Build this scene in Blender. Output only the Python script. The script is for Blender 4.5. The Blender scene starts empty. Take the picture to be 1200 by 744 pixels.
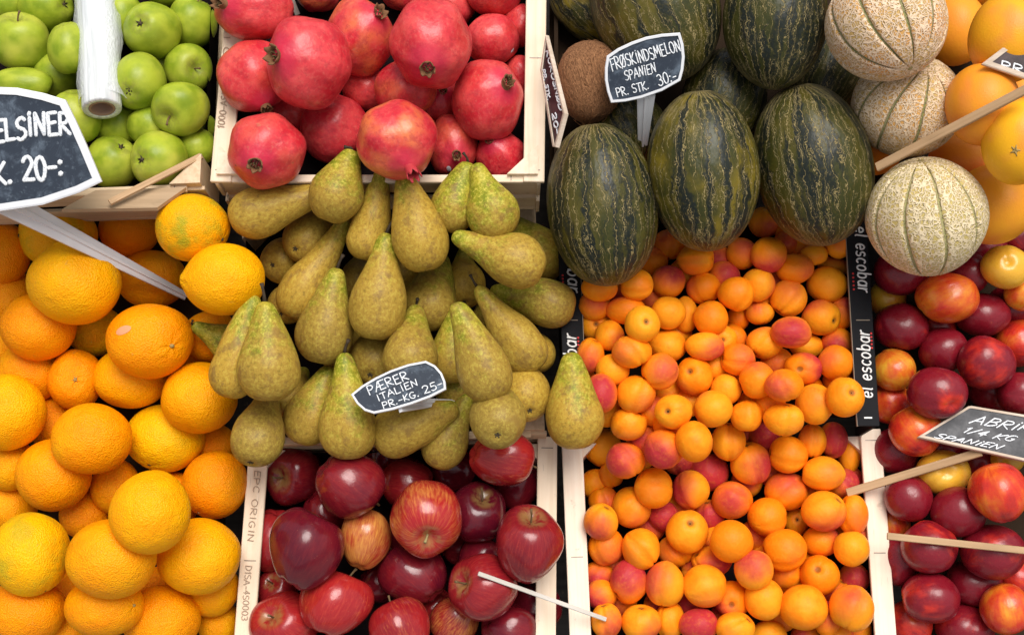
import bpy, bmesh, math, random
import numpy as np
from mathutils import Matrix, Vector

random.seed(7)
rng = np.random.default_rng(11)
scene = bpy.context.scene
COL = scene.collection

# ------------------------------------------------------------------ camera
PW, PH = 1200.0, 744.0            # photograph size, the unit of all layout measurements
FPX = 1529.0                      # focal length in those pixels
DIST = 1.30                       # camera to the middle of the display
PITCH = math.radians(30)          # 0 = straight down
CAM = np.array([0.0, -0.75, 1.75])
RM = np.array(Matrix.Rotation(PITCH, 3, 'X'))

cd = bpy.data.cameras.new('camera')
cam = bpy.data.objects.new('camera', cd)
COL.objects.link(cam)
cam.location = CAM
cam.rotation_euler = (PITCH, 0, 0)
cd.sensor_width = 36.0
cd.lens = FPX * 36.0 / PW
cd.clip_start = 0.05
cd.clip_end = 200
scene.camera = cam

# ------------------------------------------------------------------ daylight (overcast, open shade)
SUN_EL, SUN_AZ = math.radians(81), math.radians(62)   # azimuth clockwise from +Y
w = bpy.data.worlds.new('World')
scene.world = w
w.use_nodes = True
nt = w.node_tree
nt.nodes.clear()
sky = nt.nodes.new('ShaderNodeTexSky')
sky.sky_type = 'NISHITA'
sky.sun_disc = False
sky.sun_elevation = SUN_EL
sky.sun_rotation = SUN_AZ
sky.dust_density = 4.0
hs = nt.nodes.new('ShaderNodeHueSaturation')
hs.inputs['Saturation'].default_value = 0.22
bg = nt.nodes.new('ShaderNodeBackground')
bg.inputs['Strength'].default_value = 0.07
wo = nt.nodes.new('ShaderNodeOutputWorld')
nt.links.new(sky.outputs[0], hs.inputs['Color'])
nt.links.new(hs.outputs[0], bg.inputs['Color'])
nt.links.new(bg.outputs[0], wo.inputs['Surface'])
sd = bpy.data.lights.new('sun', 'SUN')
sd.energy = 1.5
sd.angle = math.radians(38)
sd.color = (1.0, 0.955, 0.89)
sun = bpy.data.objects.new('sun', sd)
COL.objects.link(sun)
sdir = Vector((math.sin(SUN_AZ) * math.cos(SUN_EL), math.cos(SUN_AZ) * math.cos(SUN_EL), math.sin(SUN_EL)))
sun.rotation_euler = sdir.to_track_quat('Z', 'Y').to_euler()
sun.location = (0, -1, 6)
scene.view_settings.view_transform = 'Standard'
scene.view_settings.look = 'None'
scene.view_settings.exposure = 0.98
scene.view_settings.gamma = 1.0
scene.view_settings.use_curve_mapping = False

# ------------------------------------------------------------------ layout helpers
def cam_pt(x, y, wd):
    """camera-space point seen at photo position (x, y), wd metres in front of the display plane"""
    z = DIST - wd
    return np.array([(x - PW / 2) / FPX * z, (PH / 2 - y) / FPX * z, -z])

def world(p):
    return (RM @ np.asarray(p, float).T).T + CAM

def P(x, y, wd):
    return world(cam_pt(x, y, wd))

def V2(p):
    return Vector([float(c) for c in p])

def tag(o, label=None, cat=None, group=None, kind=None):
    if label: o['label'] = label
    if cat: o['category'] = cat
    if group: o['group'] = group
    if kind: o['kind'] = kind
    return o

def mesh_obj(name, verts, faces, mat, parent=None, loc=(0, 0, 0), smooth=True, rest=None):
    me = bpy.data.meshes.new(name)
    me.from_pydata([tuple(v) for v in verts], [], faces)
    if smooth:
        me.polygons.foreach_set('use_smooth', [True] * len(me.polygons))
    if rest is not None:
        at = me.attributes.new('rest', 'FLOAT_VECTOR', 'POINT')
        at.data.foreach_set('vector', np.asarray(rest, np.float32).ravel())
    me.materials.append(mat)
    me.update()
    o = bpy.data.objects.new(name, me)
    o.location = loc
    COL.objects.link(o)
    if parent is not None:
        o.parent = parent
    return o

def empty(name, loc):
    o = bpy.data.objects.new(name, None)
    o.empty_display_size = 0.02
    o.location = V2(loc)
    COL.objects.link(o)
    return o

# ------------------------------------------------------------------ material helper
class G:
    def __init__(self, name, rough=0.5, **kw):
        self.m = bpy.data.materials.new(name)
        self.m.use_nodes = True
        self.t = self.m.node_tree
        self.b = self.t.nodes['Principled BSDF']
        self.b.inputs['Roughness'].default_value = rough
        self.b.inputs['Specular IOR Level'].default_value = 0.25
        for k, v in kw.items():
            self.b.inputs[k.replace('_', ' ')].default_value = v
        self.bumpn = None
    def _in(self, sock, v):
        if hasattr(v, 'is_output') or isinstance(v, bpy.types.NodeSocket):
            self.t.links.new(v, sock)
        elif isinstance(v, (tuple, list)) and len(v) == 3 and sock.type == 'RGBA':
            sock.default_value = (*v, 1)
        else:
            sock.default_value = v
    def n(self, typ, ins=None, **props):
        nd = self.t.nodes.new('ShaderNode' + typ)
        for k, v in props.items():
            setattr(nd, k, v)
        for k, v in (ins or {}).items():
            self._in(nd.inputs[k], v)
        return nd
    def rest(self):
        return self.n('Attribute', attribute_type='GEOMETRY', attribute_name='rest').outputs['Vector']
    def prop(self, name):
        return self.n('Attribute', attribute_type='OBJECT', attribute_name=name).outputs['Fac']
    def rnd(self):
        return self.n('ObjectInfo').outputs['Random']
    def math(self, op, a, b=0.0, c=0.0, clamp=False):
        return self.n('Math', {0: a, 1: b, 2: c}, operation=op, use_clamp=clamp).outputs[0]
    def vm(self, op, a, b=(0, 0, 0)):
        nd = self.n('VectorMath', {0: a, 1: b}, operation=op)
        return nd.outputs['Value'] if op in ('DOT_PRODUCT', 'LENGTH', 'DISTANCE') else nd.outputs['Vector']
    def off(self, vec, k=37.0):
        """shift a vector by the object's own random number, so no two objects share a pattern"""
        r = self.math('MULTIPLY', self.rnd(), k)
        c = self.n('CombineXYZ', {0: r, 1: self.math('MULTIPLY', r, 1.7), 2: self.math('MULTIPLY', r, -0.6)}).outputs[0]
        return self.vm('ADD', vec, c)
    def noise(self, vec, scale, detail=3.0, rough=0.5, dist=0.0):
        return self.n('TexNoise', {'Vector': vec, 'Scale': scale, 'Detail': detail, 'Roughness': rough, 'Distortion': dist}).outputs['Fac']
    def voro(self, vec, scale, feature='F1', rnd=1.0):
        return self.n('TexVoronoi', {'Vector': vec, 'Scale': scale, 'Randomness': rnd}, feature=feature).outputs['Distance']
    def step(self, v, a, b):
        return self.n('MapRange', {0: v, 1: a, 2: b, 3: 0.0, 4: 1.0}, interpolation_type='SMOOTHSTEP').outputs[0]
    def mix(self, f, a, b):
        nd = self.n('Mix', data_type='RGBA')
        self._in(nd.inputs[0], f)
        self._in(nd.inputs[6], a)
        self._in(nd.inputs[7], b)
        return nd.outputs[2]
    def xyz(self, v):
        s = self.n('SeparateXYZ', {0: v})
        return s.outputs[0], s.outputs[1], s.outputs[2]
    def color(self, c):
        self._in(self.b.inputs['Base Color'], c)
    def set(self, name, v):
        self._in(self.b.inputs[name], v)
    def bump(self, h, strength=0.3, dist=0.002):
        ins = {'Height': h, 'Strength': strength, 'Distance': dist}
        if self.bumpn is not None:
            ins['Normal'] = self.bumpn
        self.bumpn = self.n('Bump', ins).outputs[0]
        self._in(self.b.inputs['Normal'], self.bumpn)

M = {}

def flat(name, col, rough=0.6, **kw):
    g = G(name, rough, **kw)
    v = g.noise(g.n('TexCoord').outputs['Object'], 60.0, 3)
    g.color(g.mix(g.math('MULTIPLY', v, 0.35), col, tuple(c * 0.6 for c in col)))
    M[name] = g.m
    return g

# ---- oranges: a = yellow, b = green
g = G('orange_peel', 0.42, Specular_IOR_Level=0.16)
r = g.off(g.rest())
n1 = g.noise(r, 1.6, 3)
a = g.math('ADD', g.prop('a'), g.math('MULTIPLY', g.math('SUBTRACT', n1, 0.5), 0.9), clamp=True)
c = g.mix(a, (0.90, 0.27, 0.0005), (0.92, 0.48, 0.001))
gm = g.math('MULTIPLY', g.step(g.noise(r, 1.3, 4, 0.6), 0.42, 0.68), g.prop('b'), clamp=True)
c = g.mix(gm, c, (0.42, 0.34, 0.012))
sp = g.voro(r, 26.0)
c = g.mix(g.math('MULTIPLY', g.step(sp, 0.30, 0.05), 0.18), c, (0.60, 0.17, 0.002))
sc = g.step(g.noise(r, 3.2, 6, 0.65, 0.6), 0.66, 0.72)
c = g.mix(g.math('MULTIPLY', sc, 0.45), c, (0.55, 0.28, 0.05))
g.color(c)
g.bump(g.voro(r, 24.0), 0.45, 0.0018)
g.bump(g.noise(r, 4.0, 3), 0.3, 0.005)
g.set('Roughness', g.math('ADD', g.math('MULTIPLY', g.noise(r, 9.0, 3), 0.25), 0.33))
g.set('Subsurface Weight', 0.12)
g.b.inputs['Subsurface Radius'].default_value = (0.012, 0.005, 0.001)
M['orange_peel'] = g.m

# ---- grapefruit
g = G('grapefruit_peel', 0.42)
r = g.off(g.rest())
n1 = g.noise(r, 1.2, 3)
c = g.mix(g.math('ADD', g.prop('a'), g.math('SUBTRACT', n1, 0.5), clamp=True), (0.82, 0.27, 0.022), (0.88, 0.43, 0.012))
c = g.mix(g.math('MULTIPLY', g.step(g.noise(r, 1.1, 2), 0.5, 0.75), 0.6), c, (0.78, 0.22, 0.06))
g.color(c)
g.bump(g.voro(r, 30.0), 0.15, 0.0012)
M['grapefruit_peel'] = g.m

# ---- green apples
g = G('green_apple_skin', 0.28)
r0 = g.rest(); r = g.off(r0)
x, y, z = g.xyz(r0)
n1 = g.noise(r, 1.5, 3)
c = g.mix(g.step(n1, 0.3, 0.7), (0.19, 0.27, 0.012), (0.36, 0.43, 0.030))
c = g.mix(g.math('MULTIPLY', g.prop('a'), g.step(g.noise(r, 0.9, 2), 0.35, 0.75)), c, (0.54, 0.53, 0.075))
dots = g.step(g.voro(r, 9.0), 0.085, 0.04)
c = g.mix(g.math('MULTIPLY', dots, 0.55), c, (0.60, 0.63, 0.22))
rus = g.math('MULTIPLY', g.step(g.math('ABSOLUTE', z), 0.80, 0.97), g.step(g.noise(r, 5.0, 5, 0.65), 0.38, 0.62))
c = g.mix(g.math('MULTIPLY', rus, 0.45), c, (0.20, 0.17, 0.05))
br = g.step(g.noise(r, 3.1, 5, 0.6), 0.68, 0.75)
c = g.mix(g.math('MULTIPLY', br, 0.4), c, (0.20, 0.18, 0.03))
g.color(c)
g.bump(g.noise(r, 3.0, 3), 0.12, 0.004)
g.set('Roughness', g.math('ADD', g.math('MULTIPLY', g.noise(r, 8.0, 3), 0.2), 0.24))
M['green_apple_skin'] = g.m

# ---- red apples: a = dark, b = yellow streaking
g = G('red_apple_skin', 0.2, Specular_IOR_Level=0.5)
r0 = g.rest(); r = g.off(r0)
x, y, z = g.xyz(r0)
ang = g.math('ARCTAN2', y, x)
ro = g.math('MULTIPLY', g.rnd(), 50.0)
sv = g.n('CombineXYZ', {0: g.math('MULTIPLY', g.math('COSINE', ang), 5.5), 1: g.math('MULTIPLY', g.math('SINE', ang), 5.5), 2: g.math('ADD', g.math('MULTIPLY', z, 1.3), ro)}).outputs[0]
s1 = g.noise(sv, 2.6, 6, 0.7)
big = g.noise(r, 1.0, 3)
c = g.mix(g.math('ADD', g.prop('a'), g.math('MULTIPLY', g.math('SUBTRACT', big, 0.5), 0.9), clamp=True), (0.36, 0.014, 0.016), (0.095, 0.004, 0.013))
c = g.mix(g.math('MULTIPLY', g.step(s1, 0.42, 0.70), g.math('MULTIPLY', g.math('SUBTRACT', 1.1, g.prop('a')), 0.5)), c, (0.52, 0.055, 0.030))
ym = g.math('ADD', g.math('MULTIPLY', g.prop('b'), 1.25), g.math('SUBTRACT', g.math('ADD', g.math('MULTIPLY', s1, 1.1), big), 1.5))
c = g.mix(g.math('MULTIPLY', g.step(ym, -0.05, 0.75), 0.92), c, (0.66, 0.31, 0.06))
dots = g.step(g.voro(r, 8.0), 0.075, 0.03)
c = g.mix(g.math('MULTIPLY', dots, 0.5), c, (0.55, 0.22, 0.12))
rus = g.math('MULTIPLY', g.step(z, 0.86, 0.98), g.step(g.noise(r, 4.0, 4), 0.35, 0.6))
c = g.mix(g.math('MULTIPLY', rus, 0.6), c, (0.34, 0.22, 0.07))
g.color(c)
g.set('Roughness', g.math('ADD', g.math('MULTIPLY', g.noise(r, 5.0, 4), 0.22), 0.10))
g.bump(g.noise(r, 3.2, 3), 0.12, 0.004)
M['red_apple_skin'] = g.m

# ---- nectarines: a = dark red cover
g = G('nectarine_skin', 0.3, Specular_IOR_Level=0.5)
r0 = g.rest(); r = g.off(r0)
x, y, z = g.xyz(r0)
big = g.noise(r, 1.1, 3)
fine = g.noise(r, 7.0, 5, 0.6)
ang = g.math('ARCTAN2', y, x)
sv = g.n('CombineXYZ', {0: g.math('MULTIPLY', g.math('COSINE', ang), 4.0), 1: g.math('MULTIPLY', g.math('SINE', ang), 4.0), 2: g.math('ADD', z, g.math('MULTIPLY', g.rnd(), 40.0))}).outputs[0]
st = g.noise(sv, 1.4, 4, 0.6)
cov = g.math('ADD', g.math('MULTIPLY', g.math('SUBTRACT', g.prop('a'), 0.47), 1.7), g.math('ADD', g.math('MULTIPLY', g.math('SUBTRACT', big, 0.5), 1.5), g.math('MULTIPLY', g.math('SUBTRACT', st, 0.5), 0.5)))
cov = g.math('SUBTRACT', cov, g.math('MULTIPLY', g.step(z, 0.80, 1.0), 0.55))
c = g.mix(g.step(cov, -0.75, -0.15), (0.80, 0.42, 0.035), (0.74, 0.16, 0.015))
c = g.mix(g.step(cov, -0.35, 0.15), c, (0.58, 0.030, 0.014))
c = g.mix(g.step(cov, 0.05, 0.55), c, (0.20, 0.007, 0.016))
c = g.mix(g.math('MULTIPLY', g.step(fine, 0.60, 0.75), 0.25), c, (0.55, 0.13, 0.05))
g.color(c)
g.set('Roughness', g.math('ADD', g.math('MULTIPLY', fine, 0.25), 0.17))
g.bump(g.noise(r, 3.0, 3), 0.15, 0.004)
M['nectarine_skin'] = g.m

# ---- apricots: a = blush
g = G('apricot_skin', 0.5, Specular_IOR_Level=0.18)
r0 = g.rest(); r = g.off(r0)
x, y, z = g.xyz(r0)
n1 = g.noise(r, 1.2, 3)
n2 = g.noise(r, 6.0, 4, 0.6)
c = g.mix(g.step(g.math('ADD', n1, g.math('MULTIPLY', g.math('SUBTRACT', g.rnd(), 0.5), 0.5)), 0.25, 0.75), (0.88, 0.225, 0.004), (0.93, 0.34, 0.012))
side = g.vm('DOT_PRODUCT', r0, (0.75, 0.55, -0.35))
bl = g.math('ADD', g.math('MULTIPLY', side, 1.0), g.math('ADD', g.math('MULTIPLY', g.math('SUBTRACT', n1, 0.5), 1.0), g.math('MULTIPLY', g.math('SUBTRACT', g.math('MULTIPLY', g.prop('a'), 0.85), 0.60), 1.9)))
c = g.mix(g.math('MULTIPLY', g.step(bl, -0.35, 0.6), 0.85), c, (0.72, 0.12, 0.030))
c = g.mix(g.math('MULTIPLY', g.step(bl, 0.25, 1.0), 0.9), c, (0.44, 0.020, 0.040))
mo = g.noise(r, 3.0, 5, 0.65)
c = g.mix(g.math('MULTIPLY', g.step(mo, 0.50, 0.68), 0.14), c, (0.96, 0.40, 0.03))
c = g.mix(g.math('MULTIPLY', g.step(mo, 0.44, 0.30), 0.25), c, (0.66, 0.15, 0.008))
fr = g.math('MULTIPLY', g.step(g.voro(r, 11.0), 0.10, 0.03), g.step(n2, 0.45, 0.6))
c = g.mix(g.math('MULTIPLY', fr, 0.6), c, (0.36, 0.07, 0.015))
c = g.mix(g.math('MULTIPLY', g.step(z, 0.965, 0.998), 0.8), c, (0.16, 0.06, 0.015))
g.color(c)
g.bump(n2, 0.10, 0.002)
g.bump(mo, 0.2, 0.003)
g.set('Roughness', g.math('ADD', g.math('MULTIPLY', n2, 0.2), 0.36))
g.set('Subsurface Weight', 0.12)
g.b.inputs['Subsurface Radius'].default_value = (0.008, 0.003, 0.001)
M['apricot_skin'] = g.m

# ---- pears: rest z runs base (0) to tip (1); a = russet
g = G('pear_skin', 0.42, Specular_IOR_Level=0.2)
r0 = g.rest()
x, y, z = g.xyz(r0)
r = g.off(g.n('CombineXYZ', {0: x, 1: y, 2: g.math('MULTIPLY', z, 3.3)}).outputs[0])
n1 = g.noise(r, 1.3, 4, 0.55)
n2 = g.noise(r, 7.5, 7, 0.78)
n3 = g.noise(r, 3.4, 5, 0.65)
c = g.mix(g.step(n1, 0.32, 0.68), (0.19, 0.225, 0.012), (0.42, 0.36, 0.032))
rus = g.math('ADD', g.math('SUBTRACT', g.math('ADD', g.prop('a'), 0.36), g.math('MULTIPLY', z, 1.0)), g.math('ADD', g.math('MULTIPLY', g.math('SUBTRACT', n1, 0.5), 1.0), g.math('MULTIPLY', g.math('SUBTRACT', n3, 0.5), 1.5)))
rm = g.step(rus, -0.20, 0.50)
c = g.mix(g.math('MULTIPLY', rm, 0.92), c, g.mix(g.rnd(), (0.30, 0.185, 0.036), (0.44, 0.255, 0.036)))
c = g.mix(g.math('MULTIPLY', g.step(n2, 0.50, 0.60), g.math('SUBTRACT', 0.80, g.math('MULTIPLY', rm, 0.45))), c, (0.60, 0.50, 0.085))
c = g.mix(g.math('MULTIPLY', g.step(n2, 0.47, 0.38), 0.62), c, (0.16, 0.115, 0.018))
sm = g.step(g.noise(r, 1.9, 5, 0.62), 0.54, 0.66)
c = g.mix(g.math('MULTIPLY', sm, 0.62), c, (0.21, 0.115, 0.032))
dots = g.step(g.voro(r, 9.0), 0.11, 0.05)
c = g.mix(g.math('MULTIPLY', dots, 0.55), c, (0.11, 0.07, 0.02))
g.color(c)
g.bump(n2, 0.10, 0.002)
g.bump(n1, 0.25, 0.006)
g.set('Roughness', g.math('ADD', g.math('MULTIPLY', n2, 0.25), 0.32))
M['pear_skin'] = g.m

# ---- pomegranates: a = orange-bright, b = scars
g = G('pomegranate_skin', 0.33, Specular_IOR_Level=0.4)
r0 = g.rest(); r = g.off(r0)
x, y, z = g.xyz(r0)
n1 = g.noise(r, 1.4, 4, 0.55)
n2 = g.noise(r, 11.0, 5, 0.65)
c = g.mix(g.step(n1, 0.3, 0.7), (0.52, 0.012, 0.026), (0.72, 0.065, 0.070))
c = g.mix(g.math('MULTIPLY', g.prop('a'), g.step(g.noise(r, 1.2, 2), 0.38, 0.68)), c, (0.70, 0.17, 0.055))
c = g.mix(g.math('MULTIPLY', g.step(n2, 0.48, 0.66), 0.22), c, (0.70, 0.20, 0.14))
n3 = g.noise(r, 4.5, 6, 0.7)
c = g.mix(g.math('MULTIPLY', g.step(n3, 0.52, 0.38), 0.45), c, (0.36, 0.018, 0.03))
spk = g.math('MULTIPLY', g.step(g.voro(r, 7.5), 0.11, 0.05), g.step(n3, 0.5, 0.56))
c = g.mix(g.math('MULTIPLY', spk, 0.6), c, (0.16, 0.05, 0.03))
c = g.mix(g.math('MULTIPLY', g.step(z, 0.80, 0.97), 0.7), c, (0.55, 0.02, 0.06))
sc = g.math('MULTIPLY', g.step(g.noise(r, 2.7, 6, 0.7, 0.4), 0.60, 0.68), g.prop('b'))
c = g.mix(g.math('MULTIPLY', sc, 0.6), c, (0.42, 0.20, 0.10))
sc2 = g.math('MULTIPLY', g.step(g.noise(r, 4.5, 6, 0.7), 0.67, 0.70), g.prop('b'))
c = g.mix(g.math('MULTIPLY', sc2, 0.85), c, (0.10, 0.045, 0.025))
g.color(c)
g.bump(n1, 0.35, 0.006)
g.bump(n2, 0.07, 0.002)
g.set('Roughness', g.math('ADD', g.math('MULTIPLY', n2, 0.28), 0.19))
M['pomegranate_skin'] = g.m

# ---- dark striped melons
g = G('striped_melon_rind', 0.36, Specular_IOR_Level=0.33)
r0 = g.rest(); r = g.off(r0)
x, y, z = g.xyz(r0)
ang = g.math('ARCTAN2', y, x)
ro = g.math('MULTIPLY', g.rnd(), 30.0)
wob = g.noise(r, 3.2, 4, 0.6)
wob2 = g.noise(r, 12.0, 3, 0.6)
angw = g.math('ADD', ang, g.math('ADD', g.math('MULTIPLY', g.math('SUBTRACT', wob, 0.5), 0.42), g.math('MULTIPLY', g.math('SUBTRACT', wob2, 0.5), 0.14)))
ca = g.math('MULTIPLY', g.math('COSINE', angw), 4.2)
sa = g.math('MULTIPLY', g.math('SINE', angw), 4.2)
lv = g.n('CombineXYZ', {0: ca, 1: sa, 2: g.math('ADD', g.math('MULTIPLY', z, 0.8), ro)}).outputs[0]
gate = g.noise(g.off(r0, 91.0), 3.4, 4, 0.65)
zig = g.noise(r, 9.0, 4, 0.65)
def veins(count, wobble, width, lo, hi):
    v = g.math('ADD', g.math('MULTIPLY', ang, count / (2 * math.pi)), g.math('ADD', g.math('MULTIPLY', g.math('SUBTRACT', wob, 0.5), wobble), g.math('MULTIPLY', g.math('SUBTRACT', zig, 0.5), wobble * 0.55)))
    d = g.math('ABSOLUTE', g.math('SUBTRACT', g.math('FRACT', v), 0.5))
    rad = g.math('SQRT', g.math('ADD', g.math('MULTIPLY', x, x), g.math('MULTIPLY', y, y)))
    wdt = g.math('DIVIDE', g.math('MULTIPLY', g.math('ADD', 0.35, g.math('MULTIPLY', wob2, 1.3)), width), g.math('ADD', rad, 0.12))
    return g.math('MULTIPLY', g.step(g.math('DIVIDE', d, wdt), 1.0, 0.45), g.step(gate, lo, hi), clamp=True)
line = veins(38, 2.2, 0.058, 0.33, 0.43)
ends = g.math('MULTIPLY', g.step(g.math('ABSOLUTE', z), 0.45, 0.95), 0.22)
line2 = veins(76, 4.5, 0.085, 0.46, 0.57)
lv2 = g.n('CombineXYZ', {0: g.math('MULTIPLY', g.math('COSINE', angw), 9.0), 1: g.math('MULTIPLY', g.math('SINE', angw), 9.0), 2: g.math('ADD', g.math('MULTIPLY', z, 7.0), ro)}).outputs[0]
ed2 = g.voro(lv2, 1.5, 'DISTANCE_TO_EDGE')
line3 = g.math('MULTIPLY', g.step(ed2, 0.05, 0.02), g.step(g.math('ADD', gate, ends), 0.60, 0.72), clamp=True)
line2 = g.math('MAXIMUM', g.math('MULTIPLY', line2, 0.7), g.math('MULTIPLY', line3, 0.6))
pat = g.noise(lv, 1.0, 3, 0.55)
c = g.mix(g.step(pat, 0.46, 0.56), (0.034, 0.037, 0.007), (0.010, 0.014, 0.010))
yel = g.math('MULTIPLY', g.step(g.noise(r, 1.3, 4, 0.6), 0.40, 0.66), g.prop('a'))
c = g.mix(g.math('MULTIPLY', yel, g.step(pat, 0.58, 0.44)), c, (0.20, 0.145, 0.012))
mot = g.noise(r, 22.0, 4, 0.65)
c = g.mix(g.math('MULTIPLY', g.step(mot, 0.52, 0.66), 0.5), c, (0.085, 0.068, 0.012))
lin = g.math('MAXIMUM', line, line2)
c = g.mix(lin, c, g.mix(gate, (0.17, 0.125, 0.034), (0.38, 0.30, 0.14)))
g.color(c)
g.bump(lin, 0.6, 0.0018)
g.bump(g.noise(r, 6.0, 3), 0.3, 0.004)
g.set('Roughness', g.math('ADD', g.math('MULTIPLY', lin, 0.3), 0.38))
M['striped_melon_rind'] = g.m

# ---- netted melons
g = G('netted_melon_rind', 0.7)
r0 = g.rest(); r = g.off(r0)
x, y, z = g.xyz(r0)
wn = g.n('TexNoise', {'Vector': r, 'Scale': 6.0, 'Detail': 2.0}).outputs['Color']
wsc = g.n('VectorMath', {0: wn}, operation='SCALE'); wsc.inputs['Scale'].default_value = 0.16
wv = g.vm('ADD', r, wsc.outputs['Vector'])
e1 = g.voro(wv, 9.0, 'DISTANCE_TO_EDGE')
e2 = g.voro(wv, 14.0, 'DISTANCE_TO_EDGE')
net = g.math('MAXIMUM', g.step(e1, 0.12, 0.045), g.math('MULTIPLY', g.step(e2, 0.15, 0.06), 0.8))
groove = g.n('Attribute', attribute_type='GEOMETRY', attribute_name='groove').outputs['Fac']
net = g.math('MULTIPLY', net, g.math('SUBTRACT', 1.0, g.math('MULTIPLY', g.step(groove, 0.45, 0.9), 0.85)))
base = g.mix(g.step(g.noise(r, 1.3, 3), 0.38, 0.65), (0.56, 0.36, 0.12), (0.74, 0.34, 0.10))
base = g.mix(g.prop('a'), base, (0.55, 0.43, 0.15))
c = g.mix(g.step(groove, 0.4, 0.85), base, g.mix(g.prop('a'), (0.20, 0.21, 0.065), (0.36, 0.33, 0.13)))
c = g.mix(g.math('MULTIPLY', net, 0.95), c, g.mix(g.prop('a'), (0.84, 0.64, 0.45), (0.82, 0.68, 0.45)))
g.color(c)
g.bump(net, 0.8, 0.0035)
M['netted_melon_rind'] = g.m

# ---- coconut
g = G('coconut_husk', 0.85)
r0 = g.rest(); r = g.off(r0)
x, y, z = g.xyz(r0)
fv = g.n('CombineXYZ', {0: g.math('MULTIPLY', x, 14.0), 1: g.math('MULTIPLY', y, 14.0), 2: g.math('MULTIPLY', z, 3.0)}).outputs[0]
f1 = g.noise(fv, 1.6, 6, 0.7, 1.2)
c = g.mix(g.step(f1, 0.35, 0.65), (0.14, 0.058, 0.024), (0.42, 0.20, 0.09))
c = g.mix(g.math('MULTIPLY', g.step(g.noise(r, 30.0, 4, 0.7), 0.6, 0.75), 0.5), c, (0.45, 0.26, 0.13))
g.color(c)
g.bump(f1, 0.8, 0.004)
M['coconut_husk'] = g.m
flat('coconut_fibre', (0.36, 0.17, 0.07), 0.8)

# ---- wood, card, plastic
def wood(name, ca, cb, rough=0.6):
    g = G(name, rough)
    r = g.rest()
    x, y, z = g.xyz(r)
    gv = g.n('CombineXYZ', {0: g.math('MULTIPLY', x, 7.0), 1: g.math('MULTIPLY', y, 170.0), 2: g.math('MULTIPLY', z, 170.0)}).outputs[0]
    gr = g.noise(gv, 1.0, 5, 0.6, 0.5)
    bl = g.noise(r, 22.0, 3)
    c = g.mix(g.step(gr, 0.32, 0.68), ca, cb)
    c = g.mix(g.math('MULTIPLY', g.step(bl, 0.45, 0.75), 0.35), c, tuple(v * 0.72 for v in cb))
    ft = g.noise(g.n('CombineXYZ', {0: g.math('MULTIPLY', x, 40.0), 1: g.math('MULTIPLY', y, 500.0), 2: z}).outputs[0], 1.0, 2)
    c = g.mix(g.math('MULTIPLY', g.step(ft, 0.66, 0.72), 0.35), c, tuple(v * 0.5 for v in cb))
    sm = g.math('MULTIPLY', g.step(g.noise(r, 48.0, 5, 0.7), 0.62, 0.72), 0.35)
    c = g.mix(sm, c, (0.30, 0.21, 0.13))
    g.color(c)
    g.bump(gr, 0.25, 0.0008)
    M[name] = g.m
wood('pale_wood', (0.84, 0.69, 0.53), (0.76, 0.60, 0.43))
wood('bright_wood', (0.90, 0.76, 0.62), (0.84, 0.68, 0.53))
wood('aged_wood', (0.70, 0.54, 0.36), (0.58, 0.42, 0.26))
wood('stick_wood', (0.52, 0.34, 0.19), (0.40, 0.25, 0.13))
wood('white_wood', (0.62, 0.58, 0.52), (0.50, 0.46, 0.40))
wood('frame_wood', (0.64, 0.53, 0.43), (0.52, 0.41, 0.31))
wood('dark_wood', (0.055, 0.045, 0.04), (0.03, 0.025, 0.022), 0.7)
wood('brown_board', (0.44, 0.31, 0.19), (0.36, 0.25, 0.15))
flat('black_card', (0.012, 0.012, 0.014), 0.7, Specular_IOR_Level=0.12)
flat('dark_tray', (0.014, 0.010, 0.008), 1.0, Specular_IOR_Level=0.0)
flat('card_edge', (0.30, 0.24, 0.18), 0.8)
flat('shade_liner', (0.012, 0.009, 0.010), 1.0, Specular_IOR_Level=0.0)  # near-black liner, its colour stands in for deep shade between the fruit
flat('brown_card', (0.035, 0.022, 0.014), 0.95, Specular_IOR_Level=0.05)
flat('white_plastic', (0.74, 0.75, 0.78), 0.32)
flat('white_print', (0.82, 0.82, 0.80), 0.6)
flat('red_print', (0.60, 0.03, 0.03), 0.6)
flat('stamp_ink', (0.44, 0.33, 0.24), 0.8)
flat('staple_metal', (0.16, 0.13, 0.11), 0.4, Metallic=0.8)
flat('dry_stem', (0.055, 0.038, 0.024), 0.8)
flat('pit_dark', (0.022, 0.012, 0.006), 0.9)
flat('apple_stem_bark', (0.16, 0.10, 0.045), 0.7)
flat('calyx_dry', (0.075, 0.055, 0.03), 0.85)
flat('orange_button', (0.40, 0.27, 0.09), 0.8)
flat('crown_skin', (0.42, 0.16, 0.075), 0.6)
flat('crown_dry', (0.20, 0.095, 0.042), 0.8)
flat('crown_red', (0.48, 0.04, 0.05), 0.5)
flat('stamen', (0.13, 0.085, 0.035), 0.9)
flat('fruit_sticker', (0.80, 0.80, 0.84), 0.4)
flat('paper_core', (0.40, 0.25, 0.17), 0.8)
flat('dull_stem', (0.34, 0.28, 0.12), 0.8)
flat('pavement_stone', (0.26, 0.25, 0.24), 0.85)
flat('scar_skin', (0.78, 0.34, 0.17), 0.6)

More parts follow.
